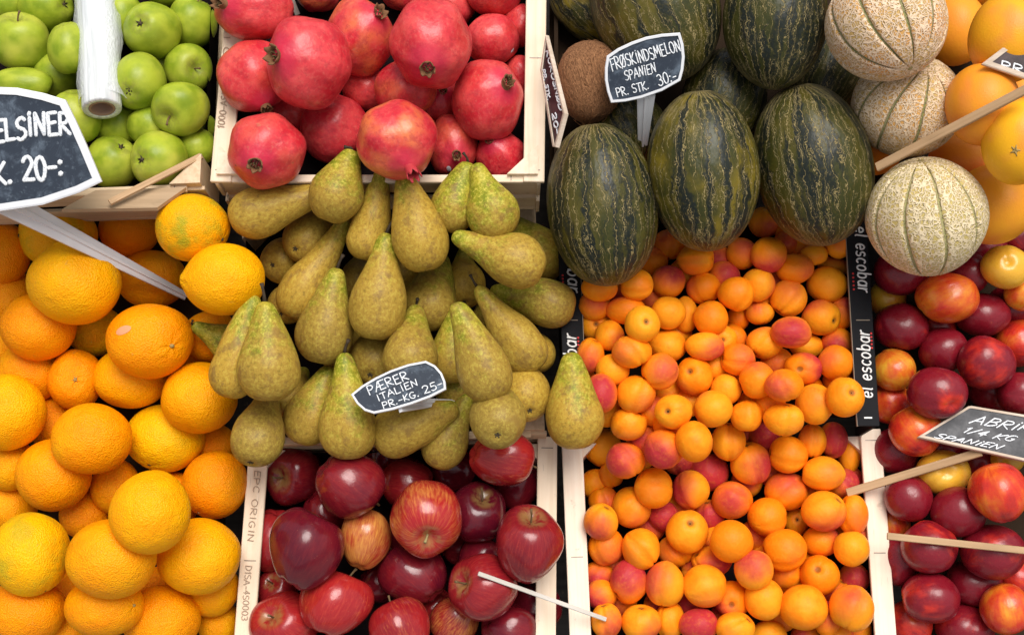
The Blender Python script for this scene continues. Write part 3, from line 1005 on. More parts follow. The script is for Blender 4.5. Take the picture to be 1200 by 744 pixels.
# ------------------------------------------------------------------ hand lettering: every letter as strokes
def arc(cx, cy, rx, ry, a0, a1, n=9):
    return [(cx + rx * math.cos(math.radians(a0 + (a1 - a0) * i / (n - 1))), cy + ry * math.sin(math.radians(a0 + (a1 - a0) * i / (n - 1)))) for i in range(n)]
O_ = arc(.32, .5, .30, .5, 90, 450, 15)
FONT = {
    'A': (.66, [[(.0, 0), (.33, 1), (.64, 0)], [(.13, .36), (.54, .36)]]),
    'B': (.60, [[(.06, 0), (.06, 1)], [(.06, 1)] + arc(.22, .76, .30, .24, 90, -90, 7) + [(.06, .52)], [(.06, .52)] + arc(.24, .26, .33, .26, 90, -90, 7) + [(.06, 0)]]),
    'D': (.64, [[(.06, 0), (.06, 1)], [(.06, 1)] + arc(.14, .5, .46, .5, 90, -90, 9) + [(.06, 0)]]),
    'E': (.54, [[(.5, 1), (.06, 1), (.06, 0), (.52, 0)], [(.06, .52), (.42, .54)]]),
    'F': (.54, [[(.54, 1), (.06, 1), (.06, 0)], [(.06, .52), (.42, .54)]]),
    'G': (.64, [arc(.34, .5, .30, .5, 55, 300, 10) + [(.58, .42), (.36, .42)]]),
    'C': (.60, [arc(.34, .5, .30, .5, 50, 310, 10)]),
    'I': (.30, [[(.15, 0), (.15, 1)]]),
    'i': (.30, [[(.15, 0), (.15, .80)], [(.15, .98), (.17, 1.05)]]),
    'J': (.40, [[(.34, 1), (.34, .2)] + arc(.18, .2, .16, .2, 0, -180, 6)]),
    'K': (.60, [[(.06, 0), (.06, 1)], [(.54, 1), (.08, .45), (.56, 0)]]),
    'L': (.50, [[(.06, 1), (.06, 0), (.48, .02)]]),
    'M': (.80, [[(.04, 0), (.12, 1), (.38, .3), (.64, 1), (.74, 0)]]),
    'N': (.66, [[(.06, 0), (.08, 1), (.54, .02), (.58, 1)]]),
    'O': (.66, [O_]),
    'Ø': (.68, [O_, [(.02, -.06), (.62, 1.06)]]),
    'P': (.58, [[(.06, 0), (.06, 1)] + arc(.24, .74, .30, .26, 90, -90, 7) + [(.06, .46)]]),
    'R': (.62, [[(.06, 0), (.06, 1)] + arc(.24, .75, .30, .25, 90, -90, 7) + [(.10, .48), (.60, 0)]]),
    'S': (.56, [arc(.29, .75, .24, .25, 40, 265, 8) + arc(.27, .25, .26, .26, 85, -140, 8)]),
    'T': (.58, [[(.0, .98), (.58, 1.0)], [(.29, 1), (.29, 0)]]),
    'U': (.60, [[(.06, 1), (.06, .3)] + arc(.30, .28, .24, .28, 180, 360, 8) + [(.54, 1)]]),
    'Æ': (.95, [[(.0, 0), (.40, 1), (.46, 1), (.46, 0), (.90, 0)], [(.14, .40), (.80, .48)], [(.46, 1), (.90, 1)]]),
    '0': (.58, [arc(.29, .5, .25, .5, 90, 450, 15)]),
    '1': (.36, [[(.06, .74), (.22, 1), (.22, 0)]]),
    '2': (.58, [arc(.28, .73, .24, .27, 160, -35, 8) + [(.06, .02), (.56, .0)]]),
    '3': (.54, [arc(.24, .75, .23, .25, 140, -80, 8), arc(.24, .26, .27, .27, 85, -150, 8)]),
    '4': (.56, [[(.36, 0), (.40, 1), (.04, .34), (.56, .36)]]),
    '5': (.56, [[(.52, 1), (.14, 1), (.10, .56)] + arc(.26, .30, .26, .30, 110, -140, 9)]),
    '/': (.36, [[(.0, -.08), (.34, 1.05)]]),
    '.': (.24, [[(.08, .02), (.12, .04)]]),
    ':': (.24, [[(.10, .12), (.13, .14)], [(.10, .60), (.13, .62)]]),
    '-': (.46, [[(.04, .42), (.42, .44)]]),
    ' ': (.36, []),
    'e': (.56, [[(.08, .30), (.50, .34)] + arc(.29, .32, .22, .32, 5, 315, 11)]),
    'l': (.24, [[(.10, 1.02), (.10, .06), (.16, .0)]]),
    's': (.48, [arc(.25, .48, .18, .17, 40, 260, 7) + arc(.23, .16, .20, .17, 80, -140, 7)]),
    'c': (.50, [arc(.29, .32, .22, .33, 50, 310, 10)]),
    'o': (.56, [arc(.28, .32, .22, .33, 90, 450, 13)]),
    'b': (.56, [[(.08, 1.02), (.08, .05)], arc(.28, .32, .21, .33, 180, -180, 13)]),
    'a': (.56, [arc(.28, .32, .21, .33, 0, 360, 13), [(.50, .62), (.50, .0)]]),
    'r': (.40, [[(.08, .64), (.08, 0)], [(.08, .34), (.18, .58), (.36, .64)]]),
}

class Plane:
    """a flat face in the place, given by a photo position, its depth and its normal in the camera's frame"""
    def __init__(self, x, y, wd, normal):
        self.p = cam_pt(x, y, wd)
        self.n = unit(normal)
        self.nw = RM @ self.n
    def hit(self, x, y, lift=0.0):
        d = np.array([(x - PW / 2) / FPX, (PH / 2 - y) / FPX, -1.0])
        t = (self.p @ self.n) / (d @ self.n)
        return world(d * t + self.n * lift)

def letters(name, text, x0, y0, x1, y1, h, plane, stroke, mat, parent, lift=.0006, skew=0.0, jitter=.03, org=None, h1=None, bold=.35):
    """strokes of text on a plane, baseline from (x0, y0) to (x1, y1); h = letter height, all measured in the photograph"""
    q = random.Random(text + str(x0))
    tot = sum(FONT[c][0] + .10 for c in text) - .10
    dx, dy = (x1 - x0), (y1 - y0)
    L = math.hypot(dx, dy)
    dx, dy = dx / L, dy / L
    ux, uy = dy, -dx
    geos = []
    cur = 0.0
    o0 = np.zeros(3) if org is None else np.asarray(org)
    for c in text:
        wd, strokes = FONT[c]
        jy = (q.random() - .5) * 2 * jitter * 2
        jr = (q.random() - .5) * jitter * 2
        for s_i, st in enumerate(strokes):
            pts = []
            for (px, py) in st:
                px2 = px + skew * py + jr * py + (q.random() - .5) * jitter
                py2 = py + jy + (q.random() - .5) * jitter
                f = (cur + px2) / tot
                hh = h if h1 is None else h + (h1 - h) * f
                X = x0 + dx * f * L + ux * py2 * hh
                Y = y0 + dy * f * L + uy * py2 * hh
                pts.append(plane.hit(X, Y, lift + .00006 * s_i) - o0)
            run = [pts[0]]
            def emit(run):
                if len(run) > 1:
                    e0, e1 = unit(run[0] - run[1]), unit(run[-1] - run[-2])
                    rr = stroke * (1.25 if len(st) == 2 and abs(st[0][0] - st[1][0]) < .06 and abs(st[0][1] - st[1][1]) < .06 else 1.0)
                    geos.append(tube_geo([run[0] + e0 * rr * .8] + run + [run[-1] + e1 * rr * .8], [rr * .6] + [rr] * len(run) + [rr * .6], 6, (plane.nw + .0001, bold)))
            for i_ in range(1, len(pts)):
                if np.linalg.norm(pts[i_] - run[-1]) < 1e-6:
                    continue
                if len(run) > 1 and unit(pts[i_] - run[-1]) @ unit(run[-1] - run[-2]) < .55:
                    emit(run); run = [run[-1]]
                run.append(pts[i_])
            emit(run)
        cur += wd + .10
    v, f = merge(geos)
    return mesh_obj(name, v, f, M[mat], parent, (0, 0, 0), True)

def inset(poly, d):
    n = len(poly)
    P2 = [np.array(p, float) for p in poly]
    area = sum(P2[i][0] * P2[(i + 1) % n][1] - P2[(i + 1) % n][0] * P2[i][1] for i in range(n))
    sg = 1 if area > 0 else -1
    out = []
    for i in range(n):
        a, b, c = P2[i - 1], P2[i], P2[(i + 1) % n]
        e1 = unit(b - a); e2 = unit(c - b)
        n1 = np.array([-e1[1], e1[0]]) * sg; n2 = np.array([-e2[1], e2[0]]) * sg
        m = unit(n1 + n2)
        out.append(b + m * d / max(.35, m @ n1))
    return out

def price_sign(name, poly, rim_px, plane, frame_mat, board_mat, label, thick=.004, recess=.0012, cat='price sign', rim_fn=None):
    """framed board: raised rim ring with depth plus a recessed writing face"""
    cx = sum(p[0] for p in poly) / len(poly); cy = sum(p[1] for p in poly) / len(poly)
    org = plane.hit(cx, cy)
    root = empty(name, org)
    tag(root, label, cat, 'handwritten price signs')
    inn = inset(poly, rim_px)
    bev = inset(poly, rim_px * .22)
    n = len(poly)
    vs = []
    for ring, lift in ((poly, -thick), (poly, -.0006), (bev, 0.0), (inn, 0.0), (inn, -recess - .001)):
        vs += [plane.hit(p[0], p[1], lift) - org for p in ring]
    fs = []
    for k in range(4):
        for i in range(n):
            j = (i + 1) % n
            fs.append((k * n + i, k * n + j, (k + 1) * n + j, (k + 1) * n + i))
    fs.append(tuple(range(n))[::-1])
    rest = [v for v in vs]
    mesh_obj('frame', vs, fs, M[frame_mat], root, smooth=False, rest=rest)
    bv = [plane.hit(p[0], p[1], -recess) - org for p in inset(poly, rim_px - .4)] + [plane.hit(p[0], p[1], -thick * .7) - org for p in inset(poly, rim_px - .4)]
    bf = [tuple(range(n))] + [tuple(n + i for i in range(n))[::-1]] + [(i, n + i, n + (i + 1) % n, (i + 1) % n) for i in range(n)]
    mesh_obj('writing_board', bv, bf, M[board_mat], root, smooth=False, rest=bv)
    return root, org

def bar(name, a, b, wa, wb, thick, up, mat, parent=None, org=None, ridge=0.0):
    """tapered flat bar from a to b (world); ridge raises its middle line"""
    d, s, u, L = frame_of(a, b, up)
    o0 = np.zeros(3) if org is None else np.asarray(org)
    vs, rest = [], []
    n = 9
    for i in range(n):
        t = i / (n - 1)
        c = np.array(a) + d * L * t - o0
        wd = wa + (wb - wa) * t
        for (ky, kz) in ((-.5, -.5), (.5, -.5), (.5, .4), (.42, .5), (.14, .5), (.09, .5 + ridge), (-.09, .5 + ridge), (-.14, .5), (-.42, .5), (-.5, .4)):
            vs.append(c + s * ky * wd + u * kz * thick)
            rest.append((L * t, ky * wd + 1.7, kz * thick))
    k = 10
    fs = []
    for i in range(n - 1):
        for j in range(k):
            fs.append((i * k + j, i * k + (j + 1) % k, (i + 1) * k + (j + 1) % k, (i + 1) * k + j))
    fs.append(tuple(range(k))[::-1])
    fs.append(tuple((n - 1) * k + j for j in range(k)))
    return mesh_obj(name, vs, fs, M[mat], parent, (0, 0, 0) if parent is not None or org is None else V2(o0), False, rest=rest)

# ================================================================== STRUCTURE
gz = -0.001
mesh_obj('pavement', [(-9, -9, 0), (9, -9, 0), (9, 9, 0), (-9, 9, 0)], [(0, 1, 2, 3)], M['pavement_stone'], smooth=False)['kind'] = 'structure'
# sloping stall table under everything
NRM = RM @ unit((0, math.sin(math.radians(15)), math.cos(math.radians(15))))       # out of the crates' open tops
t_o = mesh_obj('stall_table', [P(-420, -420, -.27), P(1620, -420, -.27), P(1620, 1120, -.20), P(-420, 1120, -.20),
                               P(-420, -420, -.31), P(1620, -420, -.31), P(1620, 1120, -.24), P(-420, 1120, -.24)],
               [(0, 1, 2, 3), (7, 6, 5, 4), (0, 4, 5, 1), (1, 5, 6, 2), (2, 6, 7, 3), (3, 7, 4, 0)], M['dark_wood'], smooth=False,
               rest=[(0, 0, 0), (2, 0, 0), (2, 1, 0), (0, 1, 0)] * 2)
t_o['kind'] = 'structure'

def rail_proxy(a, b, r=.009, n=26):
    for i in range(n):
        p = a + (b - a) * i / (n - 1)
        c = (p - CAM) @ RM
        add_proxy(c - np.array([0, 0, r]), r, True)

def crate(name, label, TL, TR, BR, BL, area, height, depth_floor, mat='pale_wood', railw=.0205, sides='LRFB', liner=True, low=0.0, blocks=('BR', 'BL')):
    """open slatted wooden crate; corners are its outer top edges as the photograph shows them"""
    c = {k: P(p[0], p[1], rail_w(area, p[1]) - low) for k, p in (('TL', TL), ('TR', TR), ('BR', BR), ('BL', BL))}
    org = sum(c.values()) / 4 - NRM * height
    root = empty(name, org)
    tag(root, label, 'crate', 'open wooden fruit crates')
    def inner(k):                      # unit vectors into the crate along its two edges
        nb = {'TL': ('TR', 'BL'), 'TR': ('TL', 'BR'), 'BR': ('BL', 'TR'), 'BL': ('BR', 'TL')}[k]
        return unit(c[nb[0]] - c[k]), unit(c[nb[1]] - c[k])
    hx = railw / 2
    def rail(k0, k1, key):
        i0, i1 = inner(k0), inner(k1)
        side = key in 'LR'
        rw = railw if side else .008
        hx = rw / 2
        o0 = (i0[0] if side else i0[1]); o1 = (i1[0] if side else i1[1])
        a, b = c[k0] + o0 * hx, c[k1] + o1 * hx
        if not side:
            a = a + i0[0] * railw; b = b + i1[0] * railw
            a = a - NRM * .0015; b = b - NRM * .0015
        plank('top_rail', a, b, NRM, rw, .005, mat, root, .0007, org=org)
        rail_proxy(a, b)
        # side slats below the rail, set back under its outer edge
        gap = height - .006
        wd = gap * .42
        dn = unit(b - a)
        outv = -(o0 + o1) / 2
        for lv in (0, 1):
            zc = -.0062 - wd / 2 - lv * (gap - wd)
            a2 = c[k0] + o0 * .0035 + NRM * (zc) ; b2 = c[k1] + o1 * .0035 + NRM * (zc)
            if not side:
                a2 = a2 + i0[0] * .0042; b2 = b2 + i1[0] * .0042
            plank('side_slat', a2, b2, unit(outv), wd, .004, mat, root, .0006, org=org)
        for s in (a + dn * .012, a + (b - a) * .5, b - dn * .012):
            st = unit(np.cross(NRM, dn))
            plank('staple', s - st * min(.006, rw * .3) + NRM * .0005, s + st * min(.006, rw * .3) + NRM * .0005, NRM, .0008, .0009, 'staple_metal', root, 0, org=org)
    for key, (k0, k1) in (('L', ('TL', 'BL')), ('R', ('TR', 'BR')), ('F', ('BL', 'BR')), ('B', ('TL', 'TR'))):
        if key in sides:
            rail(k0, k1, key)
    # triangular corner posts
    for k in ('TL', 'TR', 'BR', 'BL'):
        e1, e2 = inner(k)
        s = .030
        b0 = c[k] + e1 * .0065 + e2 * .0065 - NRM * .0062 - org
        if k in blocks:
            b0 = b0 + NRM * .0105
        tri = [b0, b0 + e1 * s, b0 + e2 * s]
        dn = -NRM * (height - .008)
        vs = tri + [p + dn for p in tri]
        mesh_obj('corner_post', vs, [(0, 1, 2), (5, 4, 3), (0, 3, 4, 1), (1, 4, 5, 2), (2, 5, 3, 0)], M[mat], root, smooth=False,
                 rest=[((p @ NRM) * 1.0, p[0], p[1]) for p in vs])
    # floor slats
    up = NRM
    n = 6
    for i in range(n):
        t = (i + .5) / n
        a = c['TL'] + (c['BL'] - c['TL']) * t; b = c['TR'] + (c['BR'] - c['TR']) * t
        e = unit(b - a)
        ln = np.linalg.norm(c['BL'] - c['TL']) / n * .86
        plank('floor_slat', a + e * .008 - NRM * (height - .004), b - e * .008 - NRM * (height - .004), up, ln, .004, mat, root, 0, org=org)
    if liner:
        ins = []
        for k in ('TL', 'TR', 'BR', 'BL'):
            e1, e2 = inner(k)
            ins.append((c[k] + (e1 + e2) * .0085, c[k] + (e1 + e2) * .0105))
        vs = []
        for a, b in ins: vs.append(a - NRM * .016 - org)
        for a, b in ins: vs.append(b - NRM * depth_floor - org)
        fs = [(4, 5, 6, 7)] + [(i, (i + 1) % 4, 4 + (i + 1) % 4, 4 + i) for i in range(4)]
        mesh_obj('shade_liner', vs, fs, M['shade_liner'], root, smooth=False)
    return root, org, c

def low_tray(name, label, pts, region, mat='brown_card', lip=.03):
    """shallow cardboard tray under fruit whose walls the pile hides"""
    cs = [P(x, y, floor_w(region, y) - .002) for x, y in pts]
    org = sum(cs) / 4
    root = empty(name, org)
    tag(root, label, 'tray')
    dn = -NRM * .006
    vs = [p - org for p in cs] + [p + dn - org for p in cs]
    mesh_obj('tray_floor', vs, [(0, 1, 2, 3), (7, 6, 5, 4), (0, 4, 5, 1), (1, 5, 6, 2), (2, 6, 7, 3), (3, 7, 4, 0)], M[mat], root, smooth=False)
    for i in range(4):
        a, b = cs[i], cs[(i + 1) % 4]
        mid = sum(cs) / 4
        inw = unit(mid - (a + b) / 2)
        plank('tray_wall', a + NRM * lip / 2 + inw * .004 + unit(b - a) * .005, b + NRM * lip / 2 + inw * .004 - unit(b - a) * .005, -inw, lip, .004, mat, root, 0, org=org)
    return root

# crates -------------------------------------------------------------
green_c, go, gc = crate('wooden_crate', 'pale wooden crate holding the green apples', (-160, -140), (259, -140), (243, 223), (-175, 240), 'upper', .085, .064, 'aged_wood', sides='LF', low=.004)
pom_c, po, pcn = crate('wooden_crate', 'wooden crate full of pomegranates, stamped along one rail', (271, -70), (641, -70), (638, 213), (246, 213), 'upper', .088, .068, 'pale_wood')
pear_c, pro, prc = crate('wooden_crate', 'mostly hidden wooden crate beneath the heaped pears', (272, 240), (634, 234), (646, 511), (296, 522), 'mid', .08, .06, 'aged_wood', low=.022, sides='F', blocks=('TR', 'BR'))
red_c, ro, rc = crate('wooden_crate', 'wooden crate full of dark red apples', (292, 520), (653, 511), (651, 800), (270, 800), 'low', .086, .068, 'pale_wood', sides='LRF')
apr_c, ao, ac = crate('wooden_crate', 'pale wooden crate holding the lower heap of apricots', (658, 512), (1032, 502), (1055, 800), (670, 800), 'low', .072, .054, 'bright_wood', railw=.0215, sides='LRF')

def stamp(root, org, c0, c1, off, text, t0, t1, h, reverse=False):
    """ink letters printed along a crate rail"""
    pass

def plane3(a, b, c_):
    n = np.cross(c_ - a, b - a)
    n = unit(n) if (n @ (CAM - a)) > 0 else -unit(n)
    q = Plane(600, 372, 0, (0, 0, 1))
    q.p = (a - CAM) @ RM; q.n = n @ RM; q.nw = n
    return q
rp = plane3(pcn['TL'], pcn['TR'], pcn['BL'])
letters('ink_stamp', 'II O', 264, 36, 261, 66, 7, rp, .00045, 'stamp_ink', pom_c, .0012, org=po)
letters('ink_stamp', '1000-ASI0', 263, 151, 268, 104, 7.5, rp, .00045, 'stamp_ink', pom_c, .0012, org=po)
rp2 = plane3(rc['TL'], rc['TR'], rc['BL'])
letters('ink_stamp', 'EPC ORIGIN', 299, 551, 290, 634, 7, rp2, .00040, 'stamp_ink', red_c, .0012, org=ro)
letters('ink_stamp', 'D1SA-4S0003', 288, 662, 283, 726, 7, rp2, .00040, 'stamp_ink', red_c, .0012, org=ro)

# black card tray of the upper apricots ------------------------------
def card_tray():
    TLc, TRc, BRc, BLc = (652, 236), (1014, 236), (1031, 499), (662, 499)
    c = {k: P(p[0], p[1], rail_w('mid', p[1])) for k, p in (('TL', TLc), ('TR', TRc), ('BR', BRc), ('BL', BLc))}
    org = sum(c.values()) / 4 - NRM * .07
    root = empty('card_tray', org)
    tag(root, 'black cardboard tray of apricots printed el escobar on its side flanges', 'tray')
    fw = .0225
    for k0, k1, o in (('TL', 'BL', 'TR'), ('TR', 'BR', 'TL')):
        inw = unit(c[o] - c[k0])
        a, b = c[k0] + inw * fw / 2, c[k1] + inw * fw / 2
        plank('printed_flange', a, b, NRM, fw, .003, 'black_card', root, .0006, org=org)
        rail_proxy(a, b)
        plank('card_edge_strip', c[k0] + inw * (fw - .0004) - NRM * .0002, c[k1] + inw * (fw - .0004) - NRM * .0002, NRM, .0012, .0034, 'card_edge', root, 0, org=org)
        plank('tray_wall', c[k0] + inw * .003 - NRM * .038, c[k1] + inw * .003 - NRM * .038, -inw, .066, .003, 'black_card', root, 0, org=org)
        m = a + (b - a) * .54
        st = inw
        plank('fold_slot', m - st * .008 + NRM * .0005, m + st * .006 + NRM * .0005, NRM, .0008, .0006, 'card_edge', root, 0, org=org)
        m = a + (b - a) * .965
        plank('fold_slot', m - st * .004 + NRM * .0005, m + st * .004 + NRM * .0005, NRM, .0016, .0006, 'white_print', root, 0, org=org)
    c2 = dict(c)
    c2['BL'] = c['BL'] + (c['TL'] - c['BL']) * .085; c2['BR'] = c['BR'] + (c['TR'] - c['BR']) * .085
    c = c2
    for k0, k1, o in (('BL', 'BR', 'TL'), ('TL', 'TR', 'BL')):
        inw = unit(c[o] - c[k0])
        plank('tray_wall', c[k0] + inw * .003 - NRM * .055 + unit(c[k1] - c[k0]) * .005, c[k1] + inw * .003 - NRM * .055 - unit(c[k1] - c[k0]) * .005, -inw, .012, .003, 'black_card', root, 0, org=org)
    vs = [c[k] - NRM * .054 - org for k in ('TL', 'TR', 'BR', 'BL')] + [c[k] - NRM * .060 - org for k in ('TL', 'TR', 'BR', 'BL')]
    mesh_obj('tray_floor', vs, [(0, 1, 2, 3), (7, 6, 5, 4), (0, 4, 5, 1), (1, 5, 6, 2), (2, 6, 7, 3), (3, 7, 4, 0)], M['dark_tray'], root, smooth=False)
    pl = plane3(c['TL'], c['TR'], c['BL'])
    def word(x0, y0, x1, y1, dots, h=15):
        letters('printed_word', 'el escobar', x0, y0, x1, y1, h, pl, .00095, 'white_print', root, .0008, skew=.20, jitter=.004, org=org)
        for (dx, dy) in dots:
            p = pl.hit(dx, dy, .0008) - org
            v, f = tube_geo([p, p + pl.nw * .0005], .0011, 8)
            mesh_obj('printed_dot', v, f, M['red_print'], root, smooth=False)
    word(1001.5, 265, 1006, 342, [(999.3 + .25 * i, 321 + 4.6 * i) for i in range(5)])          # reads downwards
    word(1022.5, 467, 1018, 388, [(1020.5 + .22 * i, 391 + 4.2 * i) for i in range(5)])          # reads upwards
    word(661, 252, 666.5, 342, [(659.3 + .2 * i, 323 + 4.0 * i) for i in range(3)])
    word(678.5, 478, 674.5, 392, [(677.5 + .1 * i, 396 + 4.2 * i) for i in range(5)])
card_tray()

low_tray('fruit_tray', 'shallow brown tray beneath the striped melons', [(644, -200), (1012, -200), (1012, 225), (644, 225)], 'melon', lip=.03)
low_tray('fruit_tray', 'shallow brown tray beneath the netted melons and grapefruit', [(1018, -200), (1420, -200), (1420, 258), (1024, 258)], 'citrus', lip=.02)
low_tray('fruit_tray', 'shallow tray beneath the dark red nectarines', [(1040, 264), (1440, 264), (1460, 830), (1064, 830)], 'nect', lip=.03)
low_tray('fruit_tray', 'shallow tray beneath the heap of big oranges', [(-200, 246), (264, 246), (262, 840), (-210, 840)], 'orange', lip=.02)

# ================================================================== FRUIT
def S(x, y, x0, y0, k):
    return x0 + x * k, y0 + y * k

ORD = ['first', 'second', 'third', 'fourth', 'fifth', 'sixth', 'seventh', 'eighth', 'ninth', 'tenth', 'eleventh', 'twelfth', 'thirteenth', 'fourteenth', 'fifteenth', 'sixteenth', 'seventeenth', 'eighteenth', 'nineteenth', 'twentieth']

jobs = []      # (layer, order, function)
def job(layer, fn):
    jobs.append((layer, len(jobs), fn))

# ---- green apples: x, y, rx, ry, layer, pole, which end ('c' calyx, 's' stem), pale, label
GA = 'green apples in their crate'
for (x, y, rx, ry, ly, pole, end, a, lab) in [
    (8, 3, 30, 26, .5, None, 's', .6, 'pale green apple cut by the top corner of the picture'),
    (54, 8, 32, 31, 1.0, (83, 8), 'c', .3, 'green apple above the big one, at the top edge beside the film roll'),
    (25, 50, 34, 36, 1.6, (27, 21), 's', .8, 'large smooth green apple above the oranges sign with its stem hollow up'),
    (82, 57, 26, 31, .8, None, 's', .3, 'green apple pressed against the side of the film roll'),
    (67, 88, 27, 27, .2, None, 's', .3, 'shadowed green apple just over the corner of the oranges sign'),
    (25, 100, 37, 22, .6, None, 's', .3, 'green apple peeking out along the top edge of the oranges sign'),
    (88, 138, 31, 33, .7, None, 's', .5, 'green apple below the open end of the film roll, beside the sign'),
    (143, 22, 26, 30, .3, None, 's', .2, 'green apple in shade right against the roll near the top edge'),
    (193, -14, 27, 24, .3, None, 's', .4, 'green apple mostly cut off by the top edge above the one with calyx'),
    (178, 36, 34, 33, 1.8, (172, 34), 'c', .2, 'bright green apple with its dark calyx facing out, near the top edge'),
    (225, 27, 29, 31, 1.2, (234, -2), 's', .3, 'green apple against the pomegranate crate at the top edge'),
    (163, 97, 31, 36, 1.5, (158, 114), 'c', .3, 'green apple with its calyx near the open end of the film roll'),
    (220, 81, 29, 30, 1.1, (237, 85), 's', .5, 'green apple with a stem pointing at the stamped crate rail'),
    (187, 75, 23, 22, .2, None, 's', .2, 'small shaded green apple deep between three brighter ones'),
    (212, 127, 34, 33, 1.9, (200, 145), 's', .4, 'green apple with a dented stem hollow on its lower side'),
    (138, 146, 30, 28, .2, None, 's', .2, 'dark green apple in shadow under the end of the film roll'),
    (176, 147, 28, 26, .9, None, 's', .6, 'half hidden green apple above the lowest calyx-up one'),
    (133, 190, 31, 32, 1.3, (149, 172), 'c', .7, 'yellowish green apple beside the corner of the oranges sign with calyx up'),
    (186, 187, 34, 34, 2.0, (172, 191), 'c', .8, 'lowest yellow-green apple, calyx facing out, behind the wooden sign stick'),
    (230, 172, 24, 22, .2, None, 's', .2, 'shaded green apple behind the small corner block of the crate'),
    (234, 150, 20, 18, .1, None, 's', .2, 'sliver of green apple below the dented one, against the crate rail'),
    (112, 60, 28, 34, .1, None, 's', .3, 'green apple hidden behind the film roll'),
    (116, 5, 28, 28, .1, None, 's', .3, 'green apple behind the upper part of the film roll'),
]:
    def f(x=x, y=y, rx=rx, ry=ry, pole=pole, end=end, a=a, lab=lab):
        fruit('green_apple', 'green', x, y, rx, ry, lab, GA, pole, flip=(end == 'c'), a=a, rails=False,
              tight=.84, deco=([apple_calyx] if end == 'c' else [apple_stem()]) if pole else None)
    job(ly, f)

# ---- pomegranates: x, y, rx, ry, layer, crown, (open, length, red), a, b, label
PG = 'pomegranates in their crate'
for (x, y, rx, ry, ly, cr, cs, a, b, lab) in [
    (342, 133, 27, 26, .1, None, None, .1, .2, 'dark pomegranate deep under the biggest one'),
    (428, 104, 27, 26, .1, None, None, .1, .3, 'shaded pomegranate in the gap under the blotchy orange-red one'),
    (528, 8, 29, 28, .1, None, None, .1, .2, 'shaded pomegranate between two bright ones at the top edge'),
    (610, 30, 22, 26, .1, None, None, .1, .2, 'dark pomegranate wedged against the crate rail near the top edge'),
    (610, 88, 20, 24, .1, None, None, .1, .2, 'dark pomegranate in the corner above the speckled one beside the rail'),
    (516, 118, 27, 28, .2, (520, 112), (.5, .16, 0), .1, .4, 'shadowed pomegranate with brown crown left of the speckled one'),
    (475, 104, 37, 36, .5, None, None, .6, .3, 'dull red pomegranate half hidden above the one with an open beak crown'),
    (372, -8, 26, 22, .4, None, None, .8, .2, 'orange-red pomegranate cut off by the top edge of the picture'),
    (472, -14, 27, 26, .4, None, None, .4, .2, 'pomegranate just showing at the top edge above the two crowned ones'),
    (578, -11, 35, 32, .9, None, None, .2, .2, 'red pomegranate cut by the top edge next to the crate rail'),
    (577, 47, 33, 31, 1.0, None, None, .1, .1, 'small bright red pomegranate with a white sticker'),
    (297, 12, 47, 36, 1.2, (268, 12), (.6, .20, 0), .1, .3, 'pomegranate with its crown toward the green apples at the top edge'),
    (297, 90, 42, 43, 1.2, (313, 126), (.3, .12, 0), .2, .4, 'pomegranate tucked behind the biggest one, crown pointing down'),
    (420, 44, 43, 47, 1.3, (446, 26), (.9, .20, 0), .8, .8, 'blotchy orange-red pomegranate with a torn dark crown'),
    (530, 170, 31, 36, .9, (536, 184), (.3, .12, 0), .4, .5, 'pomegranate half hidden behind the beaked one with a small sticker'),
    (587, 183, 30, 30, .8, (576, 170), (.5, .16, 0), .0, .1, 'pinkish red pomegranate in the lower corner of its crate'),
    (392, 152, 41, 42, 1.5, None, None, .0, .1, 'smooth bright red pomegranate below the biggest one, no crown showing'),
    (505, 51, 49, 53, 2.0, (504, 84), (.5, .16, 0), .1, .3, 'large pink-red pomegranate with a round tan crown facing down'),
    (571, 118, 43, 47, 2.0, (593, 105), (.2, .10, 0), .1, 1., 'dark-speckled pomegranate overhanging the crate rail beside the coconut sign'),
    (361, 74, 51, 55, 2.2, (334, 75), (.8, .20, 0), .0, .1, 'biggest pomegranate, with a dry open crown on its near side'),
    (312, 177, 47, 45, 2.2, (309, 196), (.7, .16, 0), .2, .9, 'scarred pomegranate in the crate corner just above the oranges'),
    (465, 165, 48, 48, 2.4, (482, 200), (.2, .34, 1), 1., .0, 'bright orange-red pomegranate with an open beak crown over the pears'),
]:
    def f(x=x, y=y, rx=rx, ry=ry, cr=cr, cs=cs, a=a, b=b, lab=lab):
        deco = []
        if cr: deco.append(crown(cs[0], cs[1], bool(cs[2])))
        if 'white sticker' in lab: deco.append(patch('sticker', 'fruit_sticker', (.70, -.42, .58), .22))
        if 'small sticker' in lab: deco.append(patch('sticker', 'fruit_sticker', (-.10, -.80, .55), .13))
        fruit('pomegranate', 'pom', x, y, rx, ry, lab, PG, cr, a=a, b=b, deco=deco, rails=(ly > 1))
    ly = ly
    job(ly, f)

